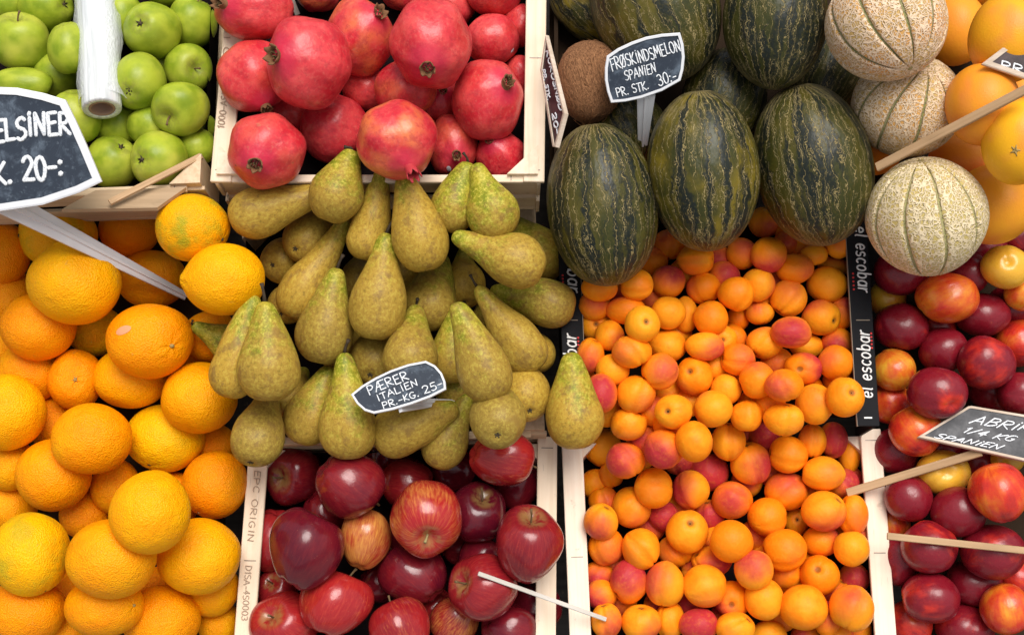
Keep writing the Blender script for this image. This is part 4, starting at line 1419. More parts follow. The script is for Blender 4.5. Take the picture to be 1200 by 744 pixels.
# ---- striped melons: x, y, rx, ry, ang (deg), layer, far-end tilt, yellow, label
MG = 'dark striped melons'
for (x, y, rx, ry, an, ly, tz, yel, lab) in [
    (735, 152, 46, 42, 20, .1, -.2, .3, 'dark striped melon mostly hidden between coconut and sign post'),
    (848, 118, 50, 62, -15, .2, -.2, .2, 'shaded striped melon in the gap behind the front middle one'),
    (968, 92, 42, 62, -25, .1, -.3, .1, 'dark striped melon hidden in the gap beside the netted melons'),
    (688, 2, 40, 58, 35, .6, -.1, 1.6, 'yellow-green melon in the shadow at the top edge beside the crate'),
    (768, 8, 74, 92, 24, 1.2, .15, .45, 'olive striped melon behind the melon price sign with thick pale veins'),
    (908, 24, 61, 81, -2, 1.3, .1, .1, 'dark grey-green veined melon at the top edge, next to the netted melons'),
    (705, 240, 66, 96, 7, 3.2, .12, .25, 'striped melon below the coconut, hanging over black flange and apricots'),
    (824, 201, 66, 95, 5, 3.0, .15, .9, 'smooth olive melon with yellow patches, right of the sign post, over apricots'),
    (952, 194, 68, 96, 12, 3.1, .12, .30, 'dark veined melon touching the lowest netted melon, over the black tray'),
]:
    def f(x=x, y=y, rx=rx, ry=ry, an=an, tz=tz, yel=yel, lab=lab):
        t = math.radians(an)
        ax = np.array([math.sin(-t) * -1 * -1, math.cos(t), 0.0])
        ax = np.array([-math.sin(t), math.cos(t), tz])
        fruit('striped', 'melon', x, y, rx, ry, lab, MG, axis=ax, ang=t, a=yel, tight=.93, maxlift=.2, rz=rx, rails=(ly > 2))
    job(ly, f)

def husk(o, body, q):
    geos = []
    for i in range(150):
        d = unit(q.normal(size=3)); t = unit(np.cross(d, q.normal(size=3)))
        ln = .10 + .22 * q.random()
        geos.append(tube_geo([d * .99, unit(d + t * ln * .5) * 1.025, unit(d + t * ln) * (1.01 + .07 * q.random())], [.0075, .006, .002], 3))
    part(o, body, 'loose_fibres', merge(geos), 'coconut_fibre')['kind'] = 'stuff'
job(1.6, lambda: fruit('coconut', 'melon', 690, 97, 41, 49, 'hairy brown coconut between the crate rail and the melon sign', None, axis=(.3, -.9, .15), rails=False, deco=[husk]))

# ---- netted melons
for (x, y, rx, ry, ly, pole, a, lab) in [
    (1063, 124, 65, 61, 1.0, (1071, 84), .25, 'middle netted melon crossed by a wooden sign stick'),
    (1038, 28, 70, 67, 1.8, (1060, 86), .0, 'topmost netted melon with green grooves meeting at its tip'),
    (1086, 254, 70, 70, 3.3, (1072, 189), .9, 'lowest netted melon, pale with coarse netting, resting on the nectarines'),
]:
    def f(x=x, y=y, rx=rx, ry=ry, pole=pole, a=a, lab=lab):
        def stub(o, body, q):
            part(o, body, 'blossom_scar', tube_geo([(0, 0, .93), (0, 0, .975), (0, 0, .985)], [.085, .07, .03], 10), 'dull_stem')
        fruit('netted', 'citrus', x, y, rx, ry, lab, 'netted melons', pole, a=a, tight=.92, maxlift=.2, deco=[stub])
    job(ly, f)

# ---- grapefruit
for (x, y, rx, ry, ly, pole, a, lab) in [
    (1022, 172, 36, 34, .1, None, .1, 'shaded grapefruit deep between striped and netted melons'),
    (1130, 188, 42, 38, .3, None, .1, 'shaded grapefruit under the sign stick, behind the middle netted melon'),
    (1196, 112, 30, 30, .2, None, .2, 'grapefruit peeking out below the black price board at the picture edge'),
    (1150, -20, 36, 28, .3, None, .5, 'grapefruit just showing at the top edge above the others'),
    (1120, 35, 36, 43, .8, None, .2, 'dull orange grapefruit touching the topmost netted melon'),
    (1151, 123, 42, 48, 1.0, None, .2, 'orange-pink grapefruit crossed by the stick, touching the middle netted melon'),
    (1182, 45, 45, 53, 1.8, None, .6, 'large orange grapefruit behind the black price board'),
    (1163, 240, 47, 47, 1.5, None, .35, 'big smooth orange grapefruit beside the lowest netted melon'),
    (1192, 166, 40, 51, 2.0, (1175, 182), .9, 'yellow grapefruit with a pale star-shaped stem scar at the picture edge'),
    (1222, 245, 38, 42, .6, None, .4, 'grapefruit almost wholly beyond the picture edge'),
]:
    def f(x=x, y=y, rx=rx, ry=ry, pole=pole, a=a, lab=lab):
        fruit('grapefruit', 'citrus', x, y, rx, ry, lab, 'grapefruit beside the netted melons', pole, a=a, deco=[orange_button(size=.085, star=True)] if pole else None, rails=False)
    if 'wholly' not in lab:
        job(ly, f)

# ---- oranges
OG = 'big oranges heaped beside the pears'
for (x, y, rx, ry, ly, pole, dark, a, b, lab) in [
    (5, 296, 31, 36, .8, None, 0, .0, .0, 'deep orange fruit at the picture edge just under the oranges sign'),
    (68, 276, 46, 39, .9, (26, 277), 1, .7, .6, 'yellow-green tinged orange under the white sign post, button facing sideways'),
    (151, 270, 36, 32, .7, None, 0, .0, .0, 'deep orange round orange under the brown board'),
    (225, 267, 44, 40, 1.5, (265, 282), 1, .6, 1., 'greenish orange below the crate corner, beside a horizontal pear'),
    (178, 327, 41, 34, 1.0, None, 0, .3, .0, 'orange pierced by the tip of the white sign post'),
    (263, 328, 49, 43, 2.0, (218, 328), 0, .6, .1, 'large bright orange with a blunt nipple end beside the pear stems'),
    (12, 350, 36, 34, .3, None, 0, .2, .0, 'orange half hidden behind two others at the picture edge, below the post'),
    (87, 331, 54, 51, 2.0, None, 0, .6, .15, 'very large orange crossed at its top by the white sign post'),
    (45, 383, 44, 40, 1.4, None, 0, .1, .0, 'coarse-skinned deep orange fruit below the very large one'),
    (112, 388, 33, 31, 1.0, (97, 407), 1, .9, .4, 'small yellow orange with its button showing, left of the scarred one'),
    (176, 399, 51, 45, 2.3, (212, 405), 0, .1, .0, 'orange with a pinkish scar on its face, centre of the heap'),
    (247, 394, 32, 31, .5, None, 0, .2, .0, 'shaded orange behind the pears and small green pear neck'),
    (35, 437, 40, 36, .2, None, 0, .2, .0, 'shaded orange under the coarse-skinned one'),
    (4, 405, 28, 32, .1, None, 0, .5, .0, 'sliver of orange at the picture edge in mid height'),
    (89, 445, 32, 36, 1.2, (99, 443), 0, .1, .0, 'orange with a star-shaped stem button facing out'),
    (154, 443, 44, 37, 1.3, None, 0, .5, .0, 'orange tucked under the scarred one'),
    (228, 415, 28, 30, .2, None, 0, .1, .0, 'dark orange in the gap beside the double pears'),
    (234, 467, 45, 43, 2.0, None, 0, .4, .0, 'smooth orange under the overhanging double pears'),
    (9, 483, 44, 45, 1.6, None, 0, .6, .1, 'bright orange cut by the picture edge in the middle of its side'),
    (63, 496, 32, 32, .2, None, 0, .0, .0, 'shaded orange between the star-button one and a smooth one'),
    (107, 514, 47, 42, 1.9, None, 0, .2, .0, 'smooth oval orange right above the two round ones, no button'),
    (194, 513, 47, 40, 1.8, (181, 544), 1, 1., .35, 'yellow orange with a puckered button at its lower rim'),
    (252, 520, 26, 24, .1, None, 0, .0, .0, 'dark sliver of orange beside the lowest russet pear'),
    (12, 545, 31, 31, .8, None, 0, .4, .0, 'orange at the picture edge below the bright cut one'),
    (63, 556, 43, 43, 1.5, None, 0, .2, .0, 'round orange left of the yellow puckered one, touching the smooth oval'),
    (252, 567, 39, 41, 1.3, (236, 600), 0, .0, .2, 'rough creased orange against the red apple crate rail'),
    (135, 570, 28, 33, .9, None, 0, .2, .0, 'orange half hidden above the brightest round one'),
    (98, 602, 29, 29, .2, None, 0, .0, .0, 'dark orange in the gap below the round one'),
    (10, 592, 34, 33, .7, None, 0, .3, .0, 'orange at the picture edge above the yellow-green speckled one'),
    (176, 600, 47, 49, 2.5, None, 0, .5, .0, 'brightest round orange, on top of the heap in its lower part'),
    (36, 649, 46, 49, 2.1, (58, 692), 1, .8, .7, 'yellow-green tinged orange with a brown mark, near the lower corner'),
    (131, 654, 53, 47, 1.9, None, 0, .3, .1, 'wide orange with a pale bloom under the brightest round one'),
    (233, 652, 49, 45, 2.0, None, 0, .5, .0, 'large orange against the lower part of the stamped apple crate'),
    (70, 694, 30, 28, .2, None, 0, .0, .0, 'dark orange in the gap right of the yellow-green speckled one'),
    (248, 690, 33, 33, .9, None, 0, .4, .0, 'orange mostly hidden below the large one beside the apple crate'),
    (30, 716, 46, 41, 1.2, None, 0, .1, .0, 'orange filling the lower corner of the picture'),
    (122, 710, 46, 36, 1.5, (163, 705), 0, .2, .0, 'orange at the bottom edge under the wide bloomy one'),
    (190, 726, 45, 41, 1.4, None, 0, .2, .0, 'orange at the bottom edge under the large crate-side one'),
    (256, 730, 25, 27, .5, None, 0, .4, .0, 'small orange at the bottom edge against the apple crate'),
    (75, 742, 36, 30, .6, None, 0, .3, .0, 'orange just rising from the bottom edge beside the corner one'),
    (205, 585, 30, 34, .1, None, 0, .0, .0, 'dark orange wedged behind the brightest round one'),
    (185, 690, 26, 26, .1, None, 0, .0, .0, 'dark orange seen between the wide bloomy and the large one'),
    (130, 310, 26, 26, .1, None, 0, .0, .0, 'shaded orange behind the white sign post'),
]:
    def f(x=x, y=y, rx=rx, ry=ry, pole=pole, dark=dark, a=a, b=b, lab=lab):
        deco = [orange_button(bool(dark), star='star' in lab)] if pole else []
        if 'pinkish scar' in lab:
            deco.append(patch('skin_scar', 'scar_skin', (-.38, .28, .85), .21, 1.002, .55))
        fruit('orange', 'orange', x, y, rx, ry, lab, OG, pole, a=a, b=b, deco=deco, rails=(ly > .6),
              prm={'nip': .10} if 'nipple' in lab or 'small yellow' in lab else None)
    job(ly, f)


# ---- pears: base, tip, width, russet, toward, stem end, layer, label
for (bs, tp, wd, ru, tw, st, ly, lab) in [
    ((310, 322), (352, 290), 54, .7, -1, None, .1, 'shaded pear under the round-bottomed one near the pomegranate crate'),
    ((328, 378), (350, 330), 46, .8, -1, None, .1, 'dark pear deep between an orange and the slanting pear'),
    ((416, 352), (430, 290), 46, .6, -1, None, .1, 'dark pear in the gap left of the big central upright pear'),
    ((472, 345), (470, 270), 46, .6, -1, None, .1, 'dark pear in the gap behind the big central pear stem'),
    ((545, 362), (540, 290), 52, .5, -1, None, .2, 'green pear hidden beneath the horizontal one'),
    ((535, 486), (540, 400), 50, .3, -1, None, .2, 'dark green pear in shadow behind the pear price sign'),
    ((643, 432), (610, 390), 46, .9, -1, None, .2, 'brown pear bottom wedged against the black flange'),
    ((488, 250), (494, 200), 44, .2, -1, None, .2, 'sliver of green pear under the beaked pomegranate'),
    ((560, 430), (570, 350), 50, .7, -1, None, .1, 'shaded pear under the long spotted one'),
    ((390, 440), (420, 390), 50, .7, -1, None, .1, 'shaded pear between the two leaning stems in the middle'),
    ((322, 485), (350, 440), 50, .6, -1, None, .1, 'shaded pear below the double pears'),
    ((269, 257), (400, 222), 60, .9, 0, None, 1.2, 'brownish pear lying sideways under the scarred pomegranate'),
    ((340, 303), (392, 250), 62, .95, -1, None, 1.0, 'round-bottomed brown pear with its calyx facing out'),
    ((425, 305), (449, 200), 49, .65, 0, None, 1.1, 'slim speckled pear hanging straight under the beaked pomegranate'),
    ((523, 272), (547, 190), 56, .15, 0, (541, 180), 1.2, 'green pear standing on end by the crate front, stem up'),
    ((588, 280), (556, 192), 61, .15, 0, None, 1.3, 'green pear leaning right beside the standing stem-up one'),
    ((659, 320), (585, 250), 60, .25, 0, None, .9, 'dark green pear half hidden beside the striped melon'),
    ((494, 386), (520, 296), 62, .35, -1, None, .8, 'greenish pear behind the central upright one'),
    ((433, 452), (450, 380), 62, .8, -1, None, .6, 'dark round pear bottom above the price sign'),
    ((625, 492), (600, 420), 62, .75, -1, None, .8, 'brown round pear bottom by the crate corner block'),
    ((527, 449), (536, 356), 52, .3, -1, None, 1.0, 'green pear behind the long spotted one, right of the sign'),
    ((351, 520), (385, 428), 58, .55, 0, None, 1.1, 'speckled pear leaning under the dull grey-green one'),
    ((296, 546), (311, 452), 62, .75, -1, None, 1.3, 'golden russet pear hanging below the double pears at the crate corner'),
    ((509, 548), (549, 462), 54, .45, -1, (549, 459), 1.2, 'green pear with a short stem tucked against the wide brown one'),
    ((290, 415), (232, 381), 44, .05, 1, (234, 376), 1.4, 'small green pear neck poking out over the oranges'),
    ((381, 259), (414, 176), 66, .45, 0, (404, 173), 2.2, 'green-topped pear in front of the bright red pomegranate'),
    ((338, 372), (409, 251), 56, .75, 0, (417, 250), 1.8, 'long slanting brownish pear above the grey-green one'),
    ((500, 318), (478, 205), 67, .85, 0, None, 2.1, 'brown pear hanging with a dark blemish at its round base'),
    ((637, 320), (530, 275), 63, .55, 1, None, 2.1, 'speckled pear lying sideways, fat end toward the striped melon'),
    ((674, 362), (574, 340), 58, .4, 0, None, 2.0, 'green pear lying sideways across the black flange'),
    ((374, 426), (395, 314), 68, .6, 0, (403, 299), 2.3, 'dull grey-green pear with a long dark stem'),
    ((478, 452), (485, 355), 66, .5, -1, (487, 346), 1.9, 'upright pear right behind the pear price sign, stem up'),
    ((632, 432), (556, 337), 56, .85, 0, (549, 324), 2.0, 'slender yellow-brown pear with a long stem, leaning right'),
    ((437, 398), (454, 273), 68, .7, 0, (466, 254), 2.6, 'big golden pear standing upright in the middle of the heap'),
    ((437, 516), (538, 479), 62, .8, 0, None, 1.9, 'wide brown pear lying sideways directly below the price sign'),
    ((583, 526), (584, 455), 67, .6, -1, None, 1.9, 'round-bottomed yellow-green pear above the topmost red apple'),
    ((267, 466), (297, 345), 58, .5, 0, (300, 326), 2.4, 'left pear of the double pair hanging over the oranges'),
    ((410, 538), (404, 413), 68, .35, 0, (410, 398), 2.4, 'pear standing upright between the price sign and the double pears'),
    ((579, 471), (541, 352), 63, .55, 0, None, 2.6, 'long spotted pear leaning over the others right of the sign'),
    ((316, 470), (314, 353), 72, .55, 0, (311, 332), 2.8, 'right pear of the double pair, mottled yellow with a dark ring'),
    ((676, 526), (666, 413), 68, .45, 0, None, 3.2, 'single green-necked pear set apart across the black flange'),
]:
    def f(bs=bs, tp=tp, wd=wd, ru=ru, tw=tw, st=st, lab=lab, ly=ly):
        pear(bs, tp, wd, lab, ru, tw, st, rails=(ly > .9))
    job(ly, f)

# ---- red apples
RG = 'dark red apples in their crate'
for (x, y, rx, ry, ly, pole, end, a, b, lab) in [
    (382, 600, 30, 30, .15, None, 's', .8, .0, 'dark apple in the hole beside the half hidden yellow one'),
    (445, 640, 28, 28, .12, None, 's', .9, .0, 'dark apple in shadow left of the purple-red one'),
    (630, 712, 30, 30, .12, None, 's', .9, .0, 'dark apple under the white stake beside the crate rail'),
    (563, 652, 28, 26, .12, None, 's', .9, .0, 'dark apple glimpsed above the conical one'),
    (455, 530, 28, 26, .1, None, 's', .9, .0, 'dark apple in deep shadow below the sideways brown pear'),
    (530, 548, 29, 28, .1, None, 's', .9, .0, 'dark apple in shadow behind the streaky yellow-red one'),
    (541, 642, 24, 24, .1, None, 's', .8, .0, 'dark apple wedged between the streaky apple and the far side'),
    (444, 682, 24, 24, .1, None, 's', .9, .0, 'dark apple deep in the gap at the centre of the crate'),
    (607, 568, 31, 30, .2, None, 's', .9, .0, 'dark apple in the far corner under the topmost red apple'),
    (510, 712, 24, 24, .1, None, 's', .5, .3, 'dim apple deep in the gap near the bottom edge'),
    (325, 690, 25, 27, .3, (321, 676), 's', .4, .1, 'shaded reddish apple wedged against the stamped rail with stem up'),
    (478, 565, 31, 31, .5, None, 's', .5, .1, 'red apple half hidden by the pears, between two big dark ones'),
    (318, 632, 35, 37, .8, None, 's', .3, .1, 'red apple behind the angular maroon one, against the stamped rail'),
    (344, 555, 36, 37, 1.0, (331, 557), 's', .7, .0, 'dark apple with its stem facing out, under the russet pear'),
    (588, 537, 39, 33, 1.1, None, 's', .2, .25, 'streaked red apple topmost against the crate rail, under a pear'),
    (560, 602, 34, 38, 1.1, (568, 575), 's', 1., .0, 'very dark maroon apple right of the streaky yellow-red one'),
    (597, 737, 33, 32, .7, None, 's', .9, .0, 'dark apple at the bottom edge beside the crate rail'),
    (534, 726, 31, 31, .9, None, 's', .4, .45, 'streaked apple at the bottom edge under the conical one'),
    (428, 630, 31, 38, 1.3, None, 's', .1, .62, 'yellow apple with red streaks half hidden behind the maroon one'),
    (485, 671, 43, 38, 1.5, None, 's', .85, .0, 'purple-red apple below the streaky yellow-red one'),
    (470, 736, 38, 37, 1.5, None, 's', .35, .3, 'bright red streaked apple in the middle of the bottom edge'),
    (333, 731, 41, 39, 1.5, (321, 711), 's', .2, .1, 'bright red apple at the bottom edge with its stem up, by the rail'),
    (410, 567, 43, 41, 1.8, None, 's', .75, .0, 'large glossy crimson apple directly below two hanging pears'),
    (568, 688, 43, 41, 2.0, (536, 676), 's', .55, .15, 'conical red apple crossed by the tip of the white stake'),
    (393, 706, 46, 39, 1.9, None, 's', .15, .25, 'wide light red apple near the bottom edge, left of centre'),
    (358, 642, 46, 48, 2.2, (335, 690), 'c', .95, .0, 'angular maroon apple with lobed end, in front of the stamped rail'),
    (619, 638, 42, 47, 2.4, (624, 597), 's', .6, .0, 'big shiny red apple, stem up, overhanging the crate rail'),
    (500, 605, 43, 49, 2.4, (504, 630), 's', .0, .42, 'streaky yellow-red apple with a green stem hollow facing out'),
]:
    def f(x=x, y=y, rx=rx, ry=ry, pole=pole, end=end, a=a, b=b, lab=lab):
        fruit('red_apple', 'red', x, y, rx, ry, lab, RG, pole, flip=(end == 'c'), a=a, b=b, rails=(ly > 1.0), prm={'cone': .15 if 'conical' in lab or 'angular' in lab else .10, 'lobe': .022 if 'angular' in lab else .018},
              deco=[apple_calyx] if end == 'c' else [apple_stem('dull_stem' if 'hollow' in lab else 'apple_stem_bark', .30 if 'hollow' in lab else .52)])
    job(ly, f)

# ---- nectarines
NG = 'nectarines heaped on their tray'
for (x, y, rx, ry, ly, pole, a, lab) in [
    (1190, 275, 27, 25, .2, None, .7, 'dark red nectarine under the smooth orange grapefruit at the picture edge'),
    (1150, 292, 30, 26, .2, None, .8, 'dark nectarine in the shade between netted melon and grapefruit'),
    (1183, 357, 26, 24, .3, None, .9, 'shaded dark nectarine below the yellow one'),
    (1040, 350, 23, 22, .3, None, .15, 'yellowish nectarine in shadow against the black flange, upper one'),
    (1097, 382, 23, 22, .3, None, .65, 'red nectarine in the gap below the bright striped one'),
    (1105, 410, 29, 27, .4, None, .9, 'dark nectarine hidden above the one with a yellow-lit hollow'),  # the neighbour's hollow is yellow in its own skin
    (1043, 472, 27, 25, .5, None, .45, 'orange and red nectarine by the lower end of the black flange'),
    (1163, 457, 28, 26, .5, None, .95, 'dark nectarine just above the apricot sign'),
    (1049, 528, 28, 27, .4, None, 1., 'very dark nectarine against the top of the apricot crate rail'),
    (1146, 540, 27, 26, .3, None, .75, 'red nectarine under the apricot sign, behind its stick'),
    (1181, 537, 20, 18, .3, None, .05, 'yellow glimpse of a nectarine just below the apricot sign'),
    (1046, 613, 21, 21, .3, None, .4, 'orange-red nectarine sliver above the thin stick by the rail'),
    (1052, 657, 24, 30, .3, None, .85, 'shaded nectarine below the thin stick against the crate rail'),
    (1192, 677, 23, 23, .4, None, .5, 'orange-red nectarine at the picture edge below the thin stick'),
    (1066, 730, 26, 26, .5, None, .5, 'orange-red nectarine near the bottom edge beside the crate rail'),
    (1135, 320, 25, 25, .7, None, .8, 'dark red nectarine touching the lowest netted melon and the striped one'),
    (1056, 319, 32, 28, .9, None, .95, 'dark purple nectarine under the lowest netted melon by the flange word'),
    (1193, 402, 28, 28, .8, None, .5, 'orange-red nectarine at the picture edge below the yellow one'),
    (1199, 343, 22, 22, .9, None, .35, 'orange nectarine cut by the picture edge beside the yellow one'),
    (1195, 462, 26, 26, .8, None, .9, 'dark red nectarine at the picture edge above the apricot sign'),
    (1178, 313, 28, 26, 1.2, (1172, 308), -.15, 'yellow-green nectarine below the smooth orange grapefruit'),
    (1055, 383, 32, 28, 1.2, None, .85, 'glossy dark nectarine beside the fold slot of the black flange'),
    (1151, 369, 32, 26, 1.2, None, .9, 'purple nectarine right of the bright striped one'),
    (1047, 433, 26, 25, 1.1, None, .3, 'orange nectarine with red flush beside the flange lettering'),
    (1073, 505, 31, 30, 1.2, None, .45, 'orange-red nectarine behind the pointed corner of the apricot sign'),
    (1110, 349, 37, 30, 1.9, None, .42, 'bright red and orange striped nectarine on top of the heap'),
    (1155, 425, 34, 32, 1.9, None, .72, 'large red-purple nectarine left of the picture edge, above the sign'),
    (1098, 460, 35, 31, 1.9, (1108, 474), .85, 'dark nectarine with a yellow-lit stem hollow above the apricot sign'),  # yellow of the stem hollow is the skin's own colour
    (1100, 524, 26, 22, .9, None, .9, 'dark nectarine under the apricot sign with a pale dot'),
    (1105, 553, 32, 26, 1.5, (1101, 551), .02, 'yellow-orange nectarine with its stem hollow facing out below the sign'),
    (1064, 583, 28, 28, 1.5, None, .95, 'dark nectarine beside the rail, between both sticks'),
    (1123, 599, 32, 30, 1.6, None, 1., 'very dark nectarine just above the thin stick, mid heap'),
    (1170, 576, 34, 36, 2.0, None, .50, 'big red-orange nectarine at the picture edge between sign and thin stick'),
    (1088, 641, 33, 31, 1.6, None, .78, 'brownish red nectarine lying across and behind the thin stick'),
    (1164, 646, 38, 33, 1.8, None, .82, 'large dark red nectarine just below the thin stick near the picture edge'),
    (1141, 682, 32, 28, 1.4, None, .92, 'dark nectarine between the two lower big ones'),
    (1090, 700, 34, 30, 2.0, None, .80, 'smooth oval dark red nectarine near the bottom edge'),
    (1178, 713, 29, 30, 1.7, None, .40, 'orange-red nectarine in the lower corner of the picture'),
    (1131, 734, 35, 27, 1.5, None, .78, 'dark red nectarine cut by the bottom edge'),
]:
    def f(x=x, y=y, rx=rx, ry=ry, pole=pole, a=a, lab=lab, ly=ly):
        q = random.Random(lab)
        deco = [stone_dimple] if pole else []
        if 'pale dot' in lab:
            deco.append(patch('skin_scar', 'scar_skin', (-.3, -.1, .95), .09, 1.002, 1.0))
        fruit('nectarine', 'nect', x, y, rx, ry, lab, NG, pole, a=a, deco=deco, spin=q.random() * 6.28, rails=(ly > 1.0), prm={'crease': .04})
    job(ly, f)

# ---- apricots: crop coordinates of two measuring windows; layer, blush, pole (dimple) or 'k' crease
UP = [  # window (660, 250) scale .3494
 (355,105,48,48,.5,.4,'k'),(445,155,62,52,1.6,.15,0),(520,160,36,34,.3,.6,0),(600,135,50,52,.8,.45,0),(690,140,58,58,1.7,.75,0),(745,100,40,40,.6,.5,0),(675,30,38,40,.5,.4,0),
 (775,185,62,50,1.2,.35,0),(885,240,66,60,2.0,.05,0),(655,240,55,55,1.1,.4,0),(470,252,55,52,1.2,.4,0),(352,230,55,53,1.5,.7,0),(580,270,60,57,2.0,.05,0),(755,285,60,60,1.7,.3,'k'),
 (865,350,62,58,1.5,.45,(905,362)),(120,250,60,45,1.2,.15,0),(245,240,55,52,1.3,.15,0),(105,310,46,28,.5,.5,0),(182,270,36,33,.4,.6,0),(210,325,66,46,.9,.6,0),
 (265,372,58,60,2.2,.05,(275,362)),(352,333,58,55,1.9,.08,0),(410,340,40,60,.7,.25,0),(495,352,57,57,2.1,.05,0),(585,355,38,38,.6,.2,0),(660,335,46,40,.7,.3,0),
 (765,398,66,52,2.1,.7,0),(815,445,56,40,.8,.3,0),(105,375,38,38,.3,.3,(108,370)),(155,410,48,50,.9,.3,0),(230,465,65,52,1.5,.3,'k'),(350,445,62,55,1.6,.45,0),(475,445,68,50,1.6,.6,0),
 (530,425,26,34,.5,.2,(528,423)),(675,435,60,52,1.5,.2,0),(585,490,57,52,1.4,.4,0),(510,515,36,36,.5,.3,0),(805,520,62,52,1.5,.8,(780,520)),(915,500,58,57,1.8,.3,0),
 (325,530,60,60,2.0,.5,0),(440,545,60,62,2.1,.4,(415,525)),(650,560,57,60,1.5,.3,0),(740,577,68,57,2.1,.5,0),(945,615,62,65,2.3,.05,(955,595)),(845,640,62,66,2.0,.2,0),
 (165,525,55,52,1.0,.4,0),(92,475,44,58,1.0,.5,0),(125,605,54,65,1.7,.75,0),(245,605,63,62,1.9,.3,'k'),(345,592,40,36,.5,.3,0),(545,590,50,50,1.2,.15,0),(502,655,63,60,1.9,.1,0),
 (370,665,62,56,1.9,.05,(340,660)),(615,680,52,52,1.6,.05,0),(740,690,65,54,1.9,.1,'k'),(220,705,59,55,1.7,.15,0),
 (300,660,32,40,.3,.4,0),(640,640,42,36,.2,.6,0),(715,500,36,32,.3,.4,0),(562,420,34,30,.2,.2,0),(420,630,40,36,.2,.6,0),(930,335,45,56,.7,.7,0),(920,435,46,36,.3,.6,0),
 (905,180,50,34,.7,.6,0),(840,140,46,34,.8,.3,0),(925,110,42,42,.9,.3,0),(800,120,38,36,.5,.5,0),(540,212,46,34,.3,.7,0),(298,162,38,38,.5,.4,0),(410,200,34,36,.3,.6,0),(690,640,34,36,.3,.5,0),
 (890,80,40,40,.4,.4,0),(760,50,40,40,.3,.4,0),(480,90,44,40,.4,.4,0),(300,282,36,36,.2,.5,0),(160,565,40,36,.2,.5,0),(720,230,36,36,.2,.5,0),(380,400,36,36,.2,.4,0),(925,560,40,36,.2,.5,0),(140,665,34,36,.2,.7,0),(560,560,36,36,.1,.5,0),(85,340,30,34,.2,.5,0),
 (60,560,36,40,.3,.5,0),(820,590,34,34,.1,.4,0),(300,700,36,40,.2,.5,0),(655,290,36,36,.2,.4,0),
]
LO = [  # window (660, 490) scale .3413
 (135,100,62,65,1.5,.3,0),(215,145,70,64,1.8,.65,'k'),(165,195,42,44,.7,.2,0),(345,105,66,66,1.3,.85,0),(450,80,62,68,2.2,.45,0),(568,80,58,64,2.1,.12,'k'),(690,65,52,54,.4,.95,0),(855,78,46,58,1.5,.2,'k'),(925,75,48,60,1.0,.85,0),
 (982,130,36,60,.6,.3,0),(772,125,65,62,2.2,.05,0),(645,155,72,74,1.9,.6,'k'),(892,190,78,62,2.0,.2,0),(965,225,27,34,.4,.95,0),(312,240,70,72,2.4,.1,0),(438,245,62,65,1.7,.75,0),(500,185,70,66,.7,.9,0),
 (580,280,72,66,1.8,.55,0),(765,250,76,68,1.8,.45,'k'),(235,305,70,72,1.8,.2,0),(112,225,38,45,.2,.5,0),(140,285,42,34,.2,.5,'k'),(130,355,58,61,2.1,.5,0),(345,335,50,48,.4,1.,0),(500,330,44,44,.3,1.,0),
 (425,388,75,78,2.2,.1,(430,345)),(575,422,79,75,2.2,.15,0),(702,340,69,70,2.5,.02,0),(895,318,80,70,2.3,.6,0),(995,330,50,70,1.5,.3,0),(800,355,40,46,.7,.3,(795,340)),(760,452,78,74,1.9,.15,0),
 (885,420,68,56,1.3,.85,0),(990,445,58,60,1.6,.25,0),(148,440,60,62,1.4,.4,0),(268,448,64,68,1.9,.15,'k'),(385,458,60,52,.8,.25,'k'),(510,490,66,52,1.0,.6,0),(655,520,70,70,1.8,.6,0),(765,532,46,42,.5,.2,0),
 (880,540,70,72,2.1,.2,(860,505)),(1000,548,50,50,.6,.9,0),(225,560,62,73,1.5,.92,0),(120,540,44,40,.3,.7,0),(350,570,66,78,1.8,.5,0),(485,575,78,75,2.3,.25,0),(578,622,60,62,1.2,.95,(568,628)),(690,620,66,68,1.3,.45,0),
 (825,650,86,82,2.4,.1,0),(905,690,44,60,1.0,.95,0),(990,650,78,82,2.1,.35,'k'),(750,685,52,46,.7,.25,0),(148,695,52,60,1.4,.5,'k'),(268,700,72,68,1.8,.35,0),(365,692,50,62,.8,.05,0),(465,708,66,54,1.1,.95,0),(590,722,66,56,1.6,.15,0),
 (705,742,60,46,1.3,.5,0),(940,738,52,42,.8,.95,0),(130,605,44,42,.3,.95,0),(430,640,42,40,.3,1.,0),(830,748,46,42,.7,.6,0),(1005,722,42,44,.5,.6,0),
 (300,370,44,42,.2,.9,0),(400,145,44,40,.3,.7,0),(630,220,40,40,.2,.6,0),(860,500,40,40,.2,.6,0),(640,590,44,40,.2,.7,0),(330,640,42,40,.3,.95,0),(520,420,36,36,.2,.5,0),(660,400,34,36,.3,.5,0),(940,390,40,40,.2,.7,0),(200,630,40,40,.2,.9,0),(560,680,40,40,.2,.8,0),(170,500,44,40,.2,.7,0),(260,130,40,44,.2,.7,0),
 (270,70,44,44,.3,.6,0),(360,20,44,40,.4,.5,0),(620,60,40,44,.3,.6,0),(980,215,40,42,.2,.7,0),(1010,400,36,40,.2,.6,0),(840,250,40,40,.2,.6,0),(710,180,40,40,.2,.6,0),(940,600,40,40,.2,.7,0),(700,470,40,40,.1,.6,0),(400,300,40,40,.1,.8,0),(800,570,40,40,.2,.5,0),(450,520,40,40,.1,.7,0),
]
def look(bl, fe, deep):
    s = 'crimson-red' if bl > .88 else 'rosy' if bl > .62 else 'red-flushed orange' if bl > .42 else 'orange' if bl > .17 else 'golden'
    if deep: s = 'shaded ' + s
    return s
